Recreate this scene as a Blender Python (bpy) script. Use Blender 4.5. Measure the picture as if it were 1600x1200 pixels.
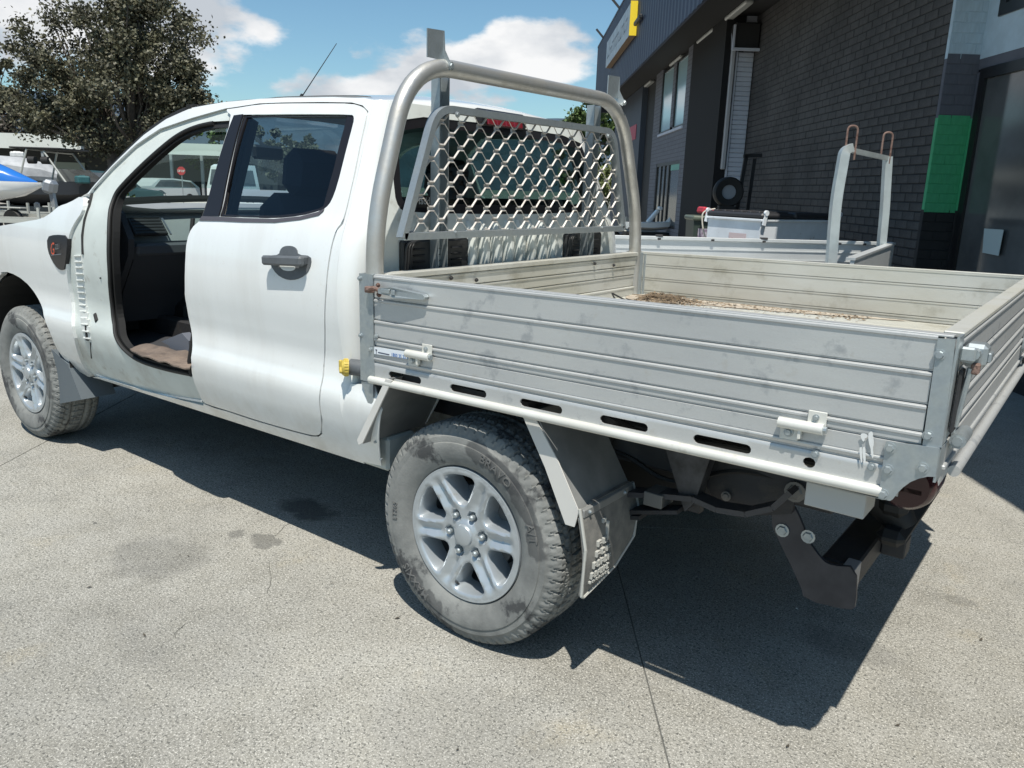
import bpy, bmesh, math, random
from mathutils import Vector, Matrix, noise, geometry
R = math.radians
random.seed(11)
for o in list(bpy.data.objects): bpy.data.objects.remove(o)
SC = bpy.context.scene
COL = SC.collection

# ------------------------------------------------------------ camera
CP = [1.51666, -1.73902, 1.45878, -0.64419, 0.24225, 0.03297, 1229.77168]
yaw, pit, rol = CP[3:6]
f = Vector((math.sin(yaw) * math.cos(pit), math.cos(yaw) * math.cos(pit), -math.sin(pit)))
r0 = Vector((math.cos(yaw), -math.sin(yaw), 0)); u0 = r0.cross(f)
r1 = math.cos(rol) * r0 + math.sin(rol) * u0; u1 = -math.sin(rol) * r0 + math.cos(rol) * u0
cd = bpy.data.cameras.new('camera'); cam = bpy.data.objects.new('camera', cd); COL.objects.link(cam)
cam.matrix_world = Matrix(((r1.x, u1.x, -f.x, CP[0]), (r1.y, u1.y, -f.y, CP[1]), (r1.z, u1.z, -f.z, CP[2]), (0, 0, 0, 1)))
cd.sensor_width = 36; cd.lens = CP[6] / 1600 * 36; cd.clip_end = 5000; cd.clip_start = .05
SC.camera = cam

# ------------------------------------------------------------ sky, clouds, sun
SUN = Vector((.27, -.37, 1)).normalized()          # towards the sun
el = math.asin(SUN.z); az = math.atan2(SUN.x, SUN.y)
w = bpy.data.worlds.new('World'); SC.world = w; w.use_nodes = True
nt = w.node_tree; N = nt.nodes; L = nt.links; N.clear()
wo = N.new('ShaderNodeOutputWorld'); bg = N.new('ShaderNodeBackground'); sky = N.new('ShaderNodeTexSky')
sky.sky_type = 'NISHITA'; sky.sun_disc = False; sky.sun_elevation = el; sky.sun_rotation = az
sky.air_density = 1.0; sky.dust_density = .6; sky.ozone_density = 1.0; sky.altitude = 50
bg.inputs['Strength'].default_value = .051
tc = N.new('ShaderNodeTexCoord')
def wn(t, **k):
    n = N.new(t)
    for a, b in k.items(): setattr(n, a, b)
    return n
nz = wn('ShaderNodeTexNoise'); nz.inputs['Scale'].default_value = 7.5; nz.inputs['Detail'].default_value = 9; nz.inputs['Roughness'].default_value = .55
mp = wn('ShaderNodeMapping'); mp.inputs['Scale'].default_value = (1, 1, 2.2)
L.new(tc.outputs['Generated'], mp.inputs['Vector']); L.new(mp.outputs['Vector'], nz.inputs['Vector'])
# cumulus banks: where each stands on the sky (direction), its half width and half height
CL = []
for (ends, hw, hh, amp) in (([(-104.253,43.884,19.85),(-92.375,52.805,16.797)], .20, .055, 1.3), ([(-97.502,48.954,21.492),(-88.087,56.026,17.527)], .10, .05, 1.1), ([(-69.285,70.148,15.911),(-59.542,77.466,15.931)], .13, .042, 1.0), ([(-62.006,75.615,17.398),(-54.104,81.551,16.994)], .11, .045, 1.0),
                   ([(-65.59,72.923,11.735),(-59.45,77.535,12.338)], .05, .018, .6), ([(-80.953,61.385,12.588),(-74.189,66.464,13.212)], .09, .022, .7), ([(-65.658,72.872,18.527),(-65.051,73.328,18.41)], .01, .01, .2)):
    a, b = Vector(ends[0]) - Vector(CP[:3]), Vector(ends[1]) - Vector(CP[:3])
    m = ((a.normalized() + b.normalized()) / 2).normalized()
    CL.append((m, hw, hh, amp))
acc = None
for m, hw, hh, amp in CL:
    side_v = m.cross(Vector((0, 0, 1))).normalized(); up_v = side_v.cross(m)
    def dot(v, s):
        d = wn('ShaderNodeVectorMath', operation='DOT_PRODUCT'); d.inputs[1].default_value = v
        L.new(tc.outputs['Generated'], d.inputs[0])
        sub = wn('ShaderNodeMath', operation='SUBTRACT'); sub.inputs[1].default_value = m.dot(v); L.new(d.outputs['Value'], sub.inputs[0])
        q = wn('ShaderNodeMath', operation='MULTIPLY'); q.inputs[1].default_value = 1 / s; L.new(sub.outputs[0], q.inputs[0])
        p = wn('ShaderNodeMath', operation='MULTIPLY'); L.new(q.outputs[0], p.inputs[0]); L.new(q.outputs[0], p.inputs[1]); return p
    s = wn('ShaderNodeMath', operation='ADD'); L.new(dot(side_v, hw).outputs[0], s.inputs[0]); L.new(dot(up_v, hh).outputs[0], s.inputs[1])
    g = wn('ShaderNodeMath', operation='SUBTRACT'); g.inputs[0].default_value = 1; L.new(s.outputs[0], g.inputs[1])
    front = wn('ShaderNodeMath', operation='MAXIMUM'); front.inputs[1].default_value = -1.0; L.new(g.outputs[0], front.inputs[0])
    k = wn('ShaderNodeMath', operation='MULTIPLY'); k.inputs[1].default_value = amp; L.new(front.outputs[0], k.inputs[0])
    if acc is None: acc = k
    else:
        mx = wn('ShaderNodeMath', operation='SMOOTH_MAX'); mx.inputs[2].default_value = .3; L.new(acc.outputs[0], mx.inputs[0]); L.new(k.outputs[0], mx.inputs[1]); acc = mx
sc = wn('ShaderNodeMath', operation='MULTIPLY'); sc.inputs[1].default_value = .27; L.new(acc.outputs[0], sc.inputs[0])
ad = wn('ShaderNodeMath', operation='ADD'); L.new(nz.outputs['Fac'], ad.inputs[0]); L.new(sc.outputs[0], ad.inputs[1])
mr = wn('ShaderNodeMapRange', interpolation_type='SMOOTHSTEP'); mr.inputs[1].default_value = .56; mr.inputs[2].default_value = .70; L.new(ad.outputs[0], mr.inputs[0])
# cloud body: white tops, grey undersides from a second, lower noise
n2 = wn('ShaderNodeTexNoise'); n2.inputs['Scale'].default_value = 9; n2.inputs['Detail'].default_value = 6
L.new(mp.outputs['Vector'], n2.inputs['Vector'])
cr = wn('ShaderNodeMixRGB'); cr.inputs[1].default_value = (10.0, 10.8, 11.8, 1); cr.inputs[2].default_value = (17.0, 17.1, 17.2, 1)
mr2 = wn('ShaderNodeMapRange'); mr2.inputs[1].default_value = .36; mr2.inputs[2].default_value = .62; L.new(n2.outputs['Fac'], mr2.inputs[0]); L.new(mr2.outputs[0], cr.inputs[0])
mix = wn('ShaderNodeMixRGB'); L.new(mr.outputs[0], mix.inputs[0])
hs = wn('ShaderNodeMixRGB', blend_type='MULTIPLY'); hs.inputs[0].default_value = 1; hs.inputs[2].default_value = (1.58, 2.05, 2.12, 1)
L.new(sky.outputs[0], hs.inputs[1]); L.new(hs.outputs[0], mix.inputs[1]); L.new(cr.outputs[0], mix.inputs[2])
L.new(mix.outputs[0], bg.inputs['Color']); L.new(bg.outputs[0], wo.inputs['Surface'])

sl = bpy.data.lights.new('sun', 'SUN'); sl.energy = 5.0; sl.angle = R(.5); sl.color = (1, .95, .86)
so = bpy.data.objects.new('sun', sl); COL.objects.link(so); so.rotation_euler = (-SUN).to_track_quat('-Z', 'Y').to_euler(); so.location = (0, 0, 30)
SC.view_settings.view_transform = 'Standard'; SC.view_settings.look = 'None'; SC.view_settings.gamma = 1
SC.view_settings.use_curve_mapping = False; SC.view_settings.exposure = 0.14
SC.render.engine = 'CYCLES'
SC.cycles.max_bounces = 8; SC.cycles.transparent_max_bounces = 16

# ------------------------------------------------------------ helpers
def setk(o, label=None, cat=None, group=None, kind=None):
    if label: o['label'] = label
    if cat: o['category'] = cat
    if group: o['group'] = group
    if kind: o['kind'] = kind
    return o
def thing(name, label, cat, loc=(0, 0, 0), group=None, rotz=0):
    o = bpy.data.objects.new(name, None); COL.objects.link(o); o.location = loc; o.rotation_euler = (0, 0, rotz)
    o.empty_display_size = .1
    return setk(o, label, cat, group)
def wmat(o):
    m = Matrix.LocRotScale(o.location, o.rotation_euler, o.scale)
    return (wmat(o.parent) @ o.matrix_parent_inverse @ m) if o.parent else m
def link(name, me, m=None, parent=None, keep=True):
    o = bpy.data.objects.new(name, me); COL.objects.link(o)
    if m is not None and not me.materials: me.materials.append(m)
    if parent is not None:
        o.parent = parent
        if keep: o.matrix_parent_inverse = wmat(parent).inverted()
    return o
def sharp(me, ang=35):
    bm = bmesh.new(); bm.from_mesh(me)
    for e in bm.edges:
        e.smooth = len(e.link_faces) == 2 and e.calc_face_angle(0) < R(ang)
    for fc in bm.faces: fc.smooth = True
    bm.to_mesh(me); bm.free()
class MB:
    def __init__(s): s.v = []; s.f = []
    def add(s, vs, fs):
        n = len(s.v); s.v += [tuple(v) for v in vs]; s.f += [tuple(i + n for i in q) for q in fs]; return s
    def box(s, c, d, rot=None, bev=0):
        x, y, z = [t / 2 for t in d]
        if bev and min(x, y, z) > bev * 1.2:
            b = bev; vs = []; idx = {}
            for sx in (-1, 1):
                for sy in (-1, 1):
                    for sz in (-1, 1):
                        for k, v in enumerate(((sx * x, sy * (y - b), sz * (z - b)), (sx * (x - b), sy * y, sz * (z - b)), (sx * (x - b), sy * (y - b), sz * z))):
                            idx[sx, sy, sz, k] = len(vs); vs.append(v)
            fs = []
            for a in range(3):
                for sg in (-1, 1):
                    o1, o2 = [k for k in range(3) if k != a]
                    q = []
                    for s1, s2 in ((-1, -1), (1, -1), (1, 1), (-1, 1)):
                        t = [0, 0, 0]; t[a] = sg; t[o1] = s1; t[o2] = s2; q.append(idx[t[0], t[1], t[2], a])
                    fs.append(q)
            for a in range(3):
                o1, o2 = [k for k in range(3) if k != a]
                for s1 in (-1, 1):
                    for s2 in (-1, 1):
                        t0 = [0, 0, 0]; t1 = [0, 0, 0]; t0[a] = -1; t1[a] = 1
                        for t in (t0, t1): t[o1] = s1; t[o2] = s2
                        fs.append((idx[tuple(t0) + (o1,)], idx[tuple(t1) + (o1,)], idx[tuple(t1) + (o2,)], idx[tuple(t0) + (o2,)]))
            for sx in (-1, 1):
                for sy in (-1, 1):
                    for sz in (-1, 1): fs.append(tuple(idx[sx, sy, sz, k] for k in range(3)))
        else:
            vs = [(a * x, b_ * y, g * z) for a in (-1, 1) for b_ in (-1, 1) for g in (-1, 1)]
            fs = [(0, 1, 3, 2), (4, 6, 7, 5), (0, 4, 5, 1), (2, 3, 7, 6), (0, 2, 6, 4), (1, 5, 7, 3)]
        M = rot if rot is not None else Matrix.Identity(3)
        return s.add([M @ Vector(v) + Vector(c) for v in vs], fs)
    def span(s, a, b, bev=0):
        return s.box([(a[i] + b[i]) / 2 for i in range(3)], [abs(b[i] - a[i]) for i in range(3)], None, bev)
    def beam(s, a, b, wd, th, up=(0, 0, 1), bev=0):
        a, b = Vector(a), Vector(b); d = b - a; x = d.normalized(); u = Vector(up)
        y = u.cross(x); y = y.normalized() if y.length > 1e-4 else Vector((0, 1, 0)); z = x.cross(y)
        return s.box((a + b) / 2, (d.length, wd, th), Matrix((x, y, z)).transposed(), bev)
    def tube(s, pts, r, seg=12, cap=True):
        pts = [Vector(p) for p in pts]; rs = r if isinstance(r, (list, tuple)) else [r] * len(pts)
        n = len(pts); t0 = (pts[1] - pts[0]).normalized()
        a = t0.cross(Vector((0, 0, 1)));
        if a.length < .05: a = t0.cross(Vector((1, 0, 0)))
        a.normalize(); vs = []
        for i, p in enumerate(pts):
            t = ((pts[min(i + 1, n - 1)] - p).normalized() + (p - pts[max(i - 1, 0)]).normalized())
            t = t.normalized() if t.length > 1e-6 else t0
            a = (a - t * a.dot(t)).normalized(); b = t.cross(a)
            k = 1
            if 0 < i < n - 1:
                c = (pts[i + 1] - p).normalized().dot(t); k = 1 / max(c, .5)
            for j in range(seg):
                w_ = 2 * math.pi * j / seg; vs.append(p + (a * math.cos(w_) + b * math.sin(w_)) * rs[i])
        fs = [(i * seg + j, i * seg + (j + 1) % seg, (i + 1) * seg + (j + 1) % seg, (i + 1) * seg + j) for i in range(n - 1) for j in range(seg)]
        if cap: fs += [tuple(range(seg - 1, -1, -1)), tuple((n - 1) * seg + j for j in range(seg))]
        return s.add(vs, fs)
    def lathe(s, prof, c, axis='y', seg=48, closed=False):
        vs = []; n = len(prof)
        for r, h in prof:
            for j in range(seg):
                w_ = 2 * math.pi * j / seg; x, y = r * math.cos(w_), r * math.sin(w_)
                p = {'y': (x, h, y), 'z': (x, y, h), 'x': (h, x, y)}[axis]
                vs.append(Vector(p) + Vector(c))
        fs = [(i * seg + j, i * seg + (j + 1) % seg, (i + 1) * seg + (j + 1) % seg, (i + 1) * seg + j) for i in range(n - 1) for j in range(seg)]
        if closed: fs += [((n - 1) * seg + j, (n - 1) * seg + (j + 1) % seg, (j + 1) % seg, j) for j in range(seg)]
        return s.add(vs, fs)
    def prism(s, poly, d, fn):
        """poly of 2D points; fn(a, b, t) gives the 3D point; t runs 0..d"""
        n = len(poly)
        vs = [fn(a, b, 0) for a, b in poly] + [fn(a, b, d) for a, b in poly]
        tri = geometry.tessellate_polygon([[Vector((a, b, 0)) for a, b in poly]])
        fs = [tuple(t) for t in tri] + [tuple(n + i for i in reversed(t)) for t in tri]
        fs += [(i, (i + 1) % n, n + (i + 1) % n, n + i) for i in range(n)]
        return s.add(vs, fs)
    def build(s, name, m, parent=None, smooth=True, ang=35, fix=True):
        me = bpy.data.meshes.new(name); me.from_pydata(s.v, [], s.f)
        if fix:
            bm = bmesh.new(); bm.from_mesh(me); bmesh.ops.recalc_face_normals(bm, faces=bm.faces); bm.to_mesh(me); bm.free()
        if smooth: sharp(me, ang)
        return link(name, me, m, parent)
def fillet(pts, rad, n=8):
    out = [Vector(pts[0])]
    for i in range(1, len(pts) - 1):
        a, p, b = Vector(pts[i - 1]), Vector(pts[i]), Vector(pts[i + 1])
        r = rad[i - 1] if isinstance(rad, (list, tuple)) else rad
        d1, d2 = (a - p), (b - p); k = min(r, d1.length * .49, d2.length * .49)
        q1, q2 = p + d1.normalized() * k, p + d2.normalized() * k
        for j in range(n + 1):
            t = j / n; out.append(q1 * (1 - t) ** 2 + p * 2 * t * (1 - t) + q2 * t ** 2)
    out.append(Vector(pts[-1])); return out
def chaikin(p, n=2):
    for _ in range(n):
        q = []
        for i in range(len(p)):
            a, b = p[i], p[(i + 1) % len(p)]
            q.append((a[0] * .75 + b[0] * .25, a[1] * .75 + b[1] * .25)); q.append((a[0] * .25 + b[0] * .75, a[1] * .25 + b[1] * .75))
        p = q
    return p
def resample(p, st):
    out = []
    for i in range(len(p)):
        a, b = p[i], p[(i + 1) % len(p)]; d = math.hypot(b[0] - a[0], b[1] - a[1]); k = max(1, round(d / st))
        for j in range(k): out.append((a[0] + (b[0] - a[0]) * j / k, a[1] + (b[1] - a[1]) * j / k))
    q = [out[0]]
    for t in out[1:]:
        if math.hypot(t[0] - q[-1][0], t[1] - q[-1][1]) > st * .25: q.append(t)
    if math.hypot(q[0][0] - q[-1][0], q[0][1] - q[-1][1]) < st * .25: q.pop()
    return q
def inside(pt, poly):
    x, y = pt; c = False; n = len(poly); j = n - 1
    for i in range(n):
        xi, yi = poly[i]; xj, yj = poly[j]
        if (yi > y) != (yj > y) and x < (xj - xi) * (y - yi) / (yj - yi) + xi: c = not c
        j = i
    return c
def segd(p, a, b):
    ax, ay = a; bx, by = b; dx, dy = bx - ax, by - ay; L2 = dx * dx + dy * dy
    t = 0 if L2 == 0 else max(0, min(1, ((p[0] - ax) * dx + (p[1] - ay) * dy) / L2))
    return math.hypot(p[0] - ax - t * dx, p[1] - ay - t * dy)
def cdt(outer, holes, st, extra=()):
    """triangulates a polygon with holes on a fine grid; returns points, tris, loops"""
    loops = [resample(outer, st)] + [resample(h, st) for h in holes]
    pts = []; edges = []; li = []
    for lp in loops:
        n0 = len(pts); pts += lp; idx = list(range(n0, n0 + len(lp))); li.append(idx)
        edges += [(idx[i], idx[(i + 1) % len(idx)]) for i in range(len(idx))]
    segs = [(pts[a], pts[b]) for a, b in edges]
    cell = {}
    for a, b in segs:
        for t in (0, .5, 1):
            cx, cy = a[0] + (b[0] - a[0]) * t, a[1] + (b[1] - a[1]) * t
            for ox in (-1, 0, 1):
                for oy in (-1, 0, 1): cell.setdefault((int(cx // st) + ox, int(cy // st) + oy), []).append((a, b))
    xs = [p[0] for p in loops[0]]; ys = [p[1] for p in loops[0]]
    j = 0; y = min(ys)
    while y < max(ys):
        x = min(xs) + (j % 2) * st * .5
        while x < max(xs):
            p = (x, y)
            near = cell.get((int(x // st), int(y // st)), ())
            if all(segd(p, a, b) > st * .55 for a, b in near) and inside(p, loops[0]) and not any(inside(p, h) for h in loops[1:]): pts.append(p)
            x += st
        y += st * .87; j += 1
    pts += list(extra)
    vo, _, fo, ov, _, _ = geometry.delaunay_2d_cdt([Vector(p) for p in pts], edges, [], 0, 1e-6)
    remap = {}
    for i, o_ in enumerate(ov):
        for k in o_: remap[k] = i
    tris = []
    for t in fo:
        c = (sum(vo[i].x for i in t) / len(t), sum(vo[i].y for i in t) / len(t))
        if inside(c, loops[0]) and not any(inside(c, h) for h in loops[1:]): tris.append(tuple(t))
    return [(v.x, v.y) for v in vo], tris, [[remap[i] for i in l] for l in li]
def panel(name, outer, holes, fn, st, m, parent, thick=.012, toward=(0, 1, 0), ch=1, lip=None, orient=(0, -1, 0)):
    """sheet-metal panel on the surface fn(a, b) -> Vector, edges turned in by thick"""
    outer = chaikin(outer, ch) if ch else outer; holes = [chaikin(h, ch) if ch else h for h in holes]
    P, T, LP = cdt(outer, holes, st)
    V = [Vector(fn(a, b)) for a, b in P]; e = .004; Nn = []
    for a, b in P:
        da = Vector(fn(a + e, b)) - Vector(fn(a - e, b)); db = Vector(fn(a, b + e)) - Vector(fn(a, b - e))
        n = da.cross(db).normalized()
        if n.dot(Vector(orient)) < 0: n = -n
        Nn.append(n)
    F = []
    for t in T:
        a, b, c = [V[i] for i in t[:3]]
        F.append(t if (b - a).cross(c - a).dot(Nn[t[0]]) > 0 else tuple(reversed(t)))
    V2 = list(V); N2 = list(Nn); tw = Vector(toward) * thick
    if thick:
        for lp in LP:
            n0 = len(V2); n = len(lp)
            ce = sum((V[i] for i in lp), Vector()) / n
            for i in lp: V2.append(V[i])
            for i in lp: V2.append(V[i] + tw)
            for k in range(n):
                k2 = (k + 1) % n; F.append((n0 + k, n0 + k2, n0 + n + k2, n0 + n + k))
            tn = []
            for k in range(n):
                d = V[lp[(k + 1) % n]] - V[lp[k - 1]]; q = d.cross(tw)
                q = q.normalized() if q.length > 1e-9 else Vector((0, 0, 1)); tn.append(q)
            # outward side of the flange = away from panel material; sign from polygon winding
            ar = sum(P[lp[k]][0] * P[lp[(k + 1) % n]][1] - P[lp[(k + 1) % n]][0] * P[lp[k]][1] for k in range(n))
            N2 += tn + tn
    me = bpy.data.meshes.new(name); me.from_pydata([tuple(v) for v in V2], [], F); me.validate()
    for p in me.polygons: p.use_smooth = True
    if len(me.vertices) == len(N2):
        nb = len(V)
        # keep analytic normals on the sheet, let flange use its face normals
        ns = []
        for p in me.polygons:
            for li in p.loop_indices:
                vi = me.loops[li].vertex_index
                ns.append(N2[vi] if vi < nb else p.normal.copy())
        me.normals_split_custom_set([tuple(n) for n in ns])
    return link(name, me, m, parent)
def grid(name, A, B, fn, m, parent, flip=False, smooth=True):
    V = [tuple(fn(a, b)) for a in A for b in B]; nb = len(B)
    F = [(i * nb + j, (i + 1) * nb + j, (i + 1) * nb + j + 1, i * nb + j + 1) for i in range(len(A) - 1) for j in range(nb - 1)]
    if flip: F = [tuple(reversed(q)) for q in F]
    me = bpy.data.meshes.new(name); me.from_pydata(V, [], F)
    if smooth:
        for p in me.polygons: p.use_smooth = True
    return link(name, me, m, parent)
def lin(a, b, n): return [a + (b - a) * i / (n - 1) for i in range(n)]
def interp(x, X, Y):
    if x <= X[0]: return Y[0]
    for i in range(1, len(X)):
        if x <= X[i]: return Y[i - 1] + (Y[i] - Y[i - 1]) * (x - X[i - 1]) / (X[i] - X[i - 1])
    return Y[-1]
def scurve(X, Y):
    """smooth monotone-ish cubic through the points"""
    n = len(X); D = [(Y[i + 1] - Y[i]) / (X[i + 1] - X[i]) for i in range(n - 1)]
    Mm = [D[0]] + [(D[i - 1] + D[i]) / 2 for i in range(1, n - 1)] + [D[-1]]
    def g(x):
        if x <= X[0]: return Y[0] + Mm[0] * (x - X[0])
        if x >= X[-1]: return Y[-1] + Mm[-1] * (x - X[-1])
        for i in range(n - 1):
            if x <= X[i + 1]: break
        h = X[i + 1] - X[i]; t = (x - X[i]) / h
        return (2 * t ** 3 - 3 * t ** 2 + 1) * Y[i] + (t ** 3 - 2 * t ** 2 + t) * h * Mm[i] + (-2 * t ** 3 + 3 * t ** 2) * Y[i + 1] + (t ** 3 - t ** 2) * h * Mm[i + 1]
    return g
def textmesh(body, size, ext=0.0, bold=0.0, align='LEFT'):
    c = bpy.data.curves.new('lettering', 'FONT'); c.body = body; c.size = size; c.extrude = ext; c.offset = bold; c.align_x = align; c.resolution_u = 2
    o = bpy.data.objects.new('lettering', c); COL.objects.link(o)
    bpy.context.view_layer.update()
    dg = bpy.context.evaluated_depsgraph_get(); me = bpy.data.meshes.new_from_object(o.evaluated_get(dg))
    bpy.data.objects.remove(o); bpy.data.curves.remove(c); me.materials.clear(); return me
def text_on(name, body, size, fn, m, parent, ext=0.0, bold=0.0, align='LEFT'):
    me = textmesh(body, size, ext, bold, align)
    for v in me.vertices: v.co = Vector(fn(v.co.x, v.co.y, v.co.z))
    return link(name, me, m, parent)

# ------------------------------------------------------------ materials
MATS = {}
def mat(name, col, rough=.5, metal=0., var=.0, vscale=3., col2=None, bump=0., bscale=40., spec=None, coat=0., fine=0., fscale=200., rvar=0., coord='Object', stretch=None, trans=0, alpha=None, det=6):
    if name in MATS: return MATS[name]
    m = bpy.data.materials.new(name); m.use_nodes = True; nt = m.node_tree; n = nt.nodes; l = nt.links
    b = n['Principled BSDF']; b.inputs['Roughness'].default_value = rough; b.inputs['Metallic'].default_value = metal
    if spec is not None: b.inputs['Specular IOR Level'].default_value = spec
    if coat: b.inputs['Coat Weight'].default_value = coat; b.inputs['Coat Roughness'].default_value = .06
    tc = n.new('ShaderNodeTexCoord'); src = tc.outputs[coord]
    if stretch:
        mp = n.new('ShaderNodeMapping'); mp.inputs['Scale'].default_value = stretch; l.new(src, mp.inputs['Vector']); src = mp.outputs['Vector']
    last = None
    def tex(s, d=det, rg=.6):
        t = n.new('ShaderNodeTexNoise'); t.inputs['Scale'].default_value = s; t.inputs['Detail'].default_value = d; t.inputs['Roughness'].default_value = rg; l.new(src, t.inputs['Vector']); return t
    b.inputs['Base Color'].default_value = (*col, 1)
    if var or col2:
        t = tex(vscale); r = n.new('ShaderNodeMapRange'); r.inputs[1].default_value = .38; r.inputs[2].default_value = .62; l.new(t.outputs['Fac'], r.inputs[0])
        c2 = col2 or tuple(c * (1 - var) for c in col)
        mx = n.new('ShaderNodeMixRGB'); mx.inputs[1].default_value = (*c2, 1); mx.inputs[2].default_value = (*col, 1); l.new(r.outputs[0], mx.inputs[0]); last = mx
        if rvar:
            rr = n.new('ShaderNodeMapRange'); rr.inputs[3].default_value = rough + rvar; rr.inputs[4].default_value = rough - rvar * .5; l.new(r.outputs[0], rr.inputs[0]); l.new(rr.outputs[0], b.inputs['Roughness'])
    if fine:
        t = tex(fscale, 3, .7); r = n.new('ShaderNodeMapRange'); r.inputs[1].default_value = .35; r.inputs[2].default_value = .65; r.inputs[3].default_value = 1 - fine; r.inputs[4].default_value = 1 + fine * .5; l.new(t.outputs['Fac'], r.inputs[0])
        mx = n.new('ShaderNodeVectorMath'); mx.operation = 'SCALE'
        if last: l.new(last.outputs[0], mx.inputs[0])
        else: mx.inputs[0].default_value = col
        l.new(r.outputs[0], mx.inputs['Scale']); last = mx
    if last: l.new(last.outputs[0], b.inputs['Base Color'])
    if bump:
        t = tex(bscale, 5); bp = n.new('ShaderNodeBump'); bp.inputs['Strength'].default_value = bump; bp.inputs['Distance'].default_value = .01; l.new(t.outputs['Fac'], bp.inputs['Height']); l.new(bp.outputs[0], b.inputs['Normal'])
    MATS[name] = m; m['_b'] = 1; return m
def overlay(m, col, scale, lo, hi, amt=1., zlo=None, zhi=None, stretch=None, rough=None, seed=0, box=None):
    """adds a second stain layer over a material's colour; optionally only below a height"""
    nt = m.node_tree; n = nt.nodes; l = nt.links; b = n['Principled BSDF']
    tc = n.new('ShaderNodeTexCoord'); mp = n.new('ShaderNodeMapping'); mp.inputs['Location'].default_value = (seed, seed * .7, seed * .3)
    if stretch: mp.inputs['Scale'].default_value = stretch
    l.new(tc.outputs['Object'], mp.inputs['Vector'])
    t = n.new('ShaderNodeTexNoise'); t.inputs['Scale'].default_value = scale; t.inputs['Detail'].default_value = 8; t.inputs['Roughness'].default_value = .65; l.new(mp.outputs[0], t.inputs['Vector'])
    r = n.new('ShaderNodeMapRange'); r.inputs[1].default_value = lo; r.inputs[2].default_value = hi; r.inputs[4].default_value = amt; l.new(t.outputs['Fac'], r.inputs[0]); fac = r.outputs[0]
    if zlo is not None:
        g = n.new('ShaderNodeNewGeometry'); sp = n.new('ShaderNodeSeparateXYZ'); l.new(g.outputs['Position'], sp.inputs[0])
        zr = n.new('ShaderNodeMapRange'); zr.inputs[1].default_value = zlo; zr.inputs[2].default_value = zhi; zr.inputs[3].default_value = 1; zr.inputs[4].default_value = 0; l.new(sp.outputs[2], zr.inputs[0])
        mu = n.new('ShaderNodeMath'); mu.operation = 'MULTIPLY'; l.new(fac, mu.inputs[0]); l.new(zr.outputs[0], mu.inputs[1]); fac = mu.outputs[0]
    mx = n.new('ShaderNodeMixRGB'); inp = b.inputs['Base Color']
    if inp.is_linked: l.new(inp.links[0].from_socket, mx.inputs[1])
    else: mx.inputs[1].default_value = inp.default_value
    mx.inputs[2].default_value = (*col, 1); l.new(fac, mx.inputs[0]); l.new(mx.outputs[0], inp)
    return m
def glass(name, tint, refl=.5, rough=.02):
    if name in MATS: return MATS[name]
    m = bpy.data.materials.new(name); m.use_nodes = True; n = m.node_tree.nodes; l = m.node_tree.links; n.clear()
    o = n.new('ShaderNodeOutputMaterial'); t = n.new('ShaderNodeBsdfTransparent'); t.inputs[0].default_value = (*tint, 1)
    g = n.new('ShaderNodeBsdfGlossy'); g.inputs['Roughness'].default_value = rough; fr = n.new('ShaderNodeFresnel'); fr.inputs[0].default_value = 1.5
    ml = n.new('ShaderNodeMath'); ml.operation = 'MULTIPLY'; ml.inputs[1].default_value = refl * 2; l.new(fr.outputs[0], ml.inputs[0])
    x = n.new('ShaderNodeMixShader'); l.new(ml.outputs[0], x.inputs[0]); l.new(t.outputs[0], x.inputs[1]); l.new(g.outputs[0], x.inputs[2]); l.new(x.outputs[0], o.inputs[0])
    MATS[name] = m; return m
white = mat('white_paint', (.73, .75, .745), .30, coat=.9, var=.03, vscale=2.5)
overlay(white, (.42, .39, .33), 5, .46, .66, .6, .42, .80); overlay(white, (.50, .48, .44), 1.4, .48, .64, .22, stretch=(3, 1, .5), seed=12)
overlay(white, (.60, .58, .52), 60, .60, .72, .35, seed=3)
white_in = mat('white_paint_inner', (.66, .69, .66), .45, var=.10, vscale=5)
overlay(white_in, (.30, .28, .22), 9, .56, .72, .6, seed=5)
bonnetm = white
alu = mat('weathered_aluminium', (.545, .555, .55), .48, .45, col2=(.455, .465, .465), vscale=2.2, rvar=.1, fine=.05, fscale=350, stretch=(.5, 1, 1.4), bump=.05, bscale=60)
overlay(alu, (.25, .27, .29), 13, .58, .68, .55, seed=2)
overlay(alu, (.40, .38, .33), 26, .62, .74, .4, seed=7)
alu_in = mat('dirty_aluminium_inner', (.60, .60, .56), .5, .35, col2=(.50, .49, .43), vscale=3, rvar=.1, stretch=(.5, 1, 1.4))
overlay(alu_in, (.28, .26, .20), 7, .54, .70, .55, seed=4)
cream = mat('painted_aluminium_cream', (.66, .66, .62), .45, .15, col2=(.58, .57, .52), vscale=4)
overlay(cream, (.35, .32, .26), 18, .60, .72, .5, seed=6)
galv = mat('galvanised_steel', (.42, .46, .47), .45, .7, col2=(.36, .40, .42), vscale=22, rvar=.1, fine=.06, fscale=120, det=2)
hoopm = mat('dull_aluminium_tube', (.56, .56, .54), .42, .7, col2=(.44, .43, .40), vscale=9, rvar=.12, bump=.06, bscale=70)
steel_d = mat('dark_steel', (.035, .036, .040), .6, .2, col2=(.035, .034, .034), vscale=8, bump=.2, bscale=50)
overlay(steel_d, (.075, .065, .055), 14, .55, .70, .5, seed=8)
black = mat('black_plastic', (.025, .026, .028), .5, var=.3, vscale=12, bump=.1, bscale=200)
blackg = mat('black_trim_gloss', (.014, .013, .015), .3, spec=.35)
rubber = mat('seal_rubber', (.012, .012, .012), .65)
greyp = mat('grey_plastic_handle', (.105, .115, .125), .55, var=.2, vscale=20, bump=.08, bscale=300)
dashd = mat('dark_interior_plastic', (.045, .047, .053), .65, bump=.15, bscale=260)
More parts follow.
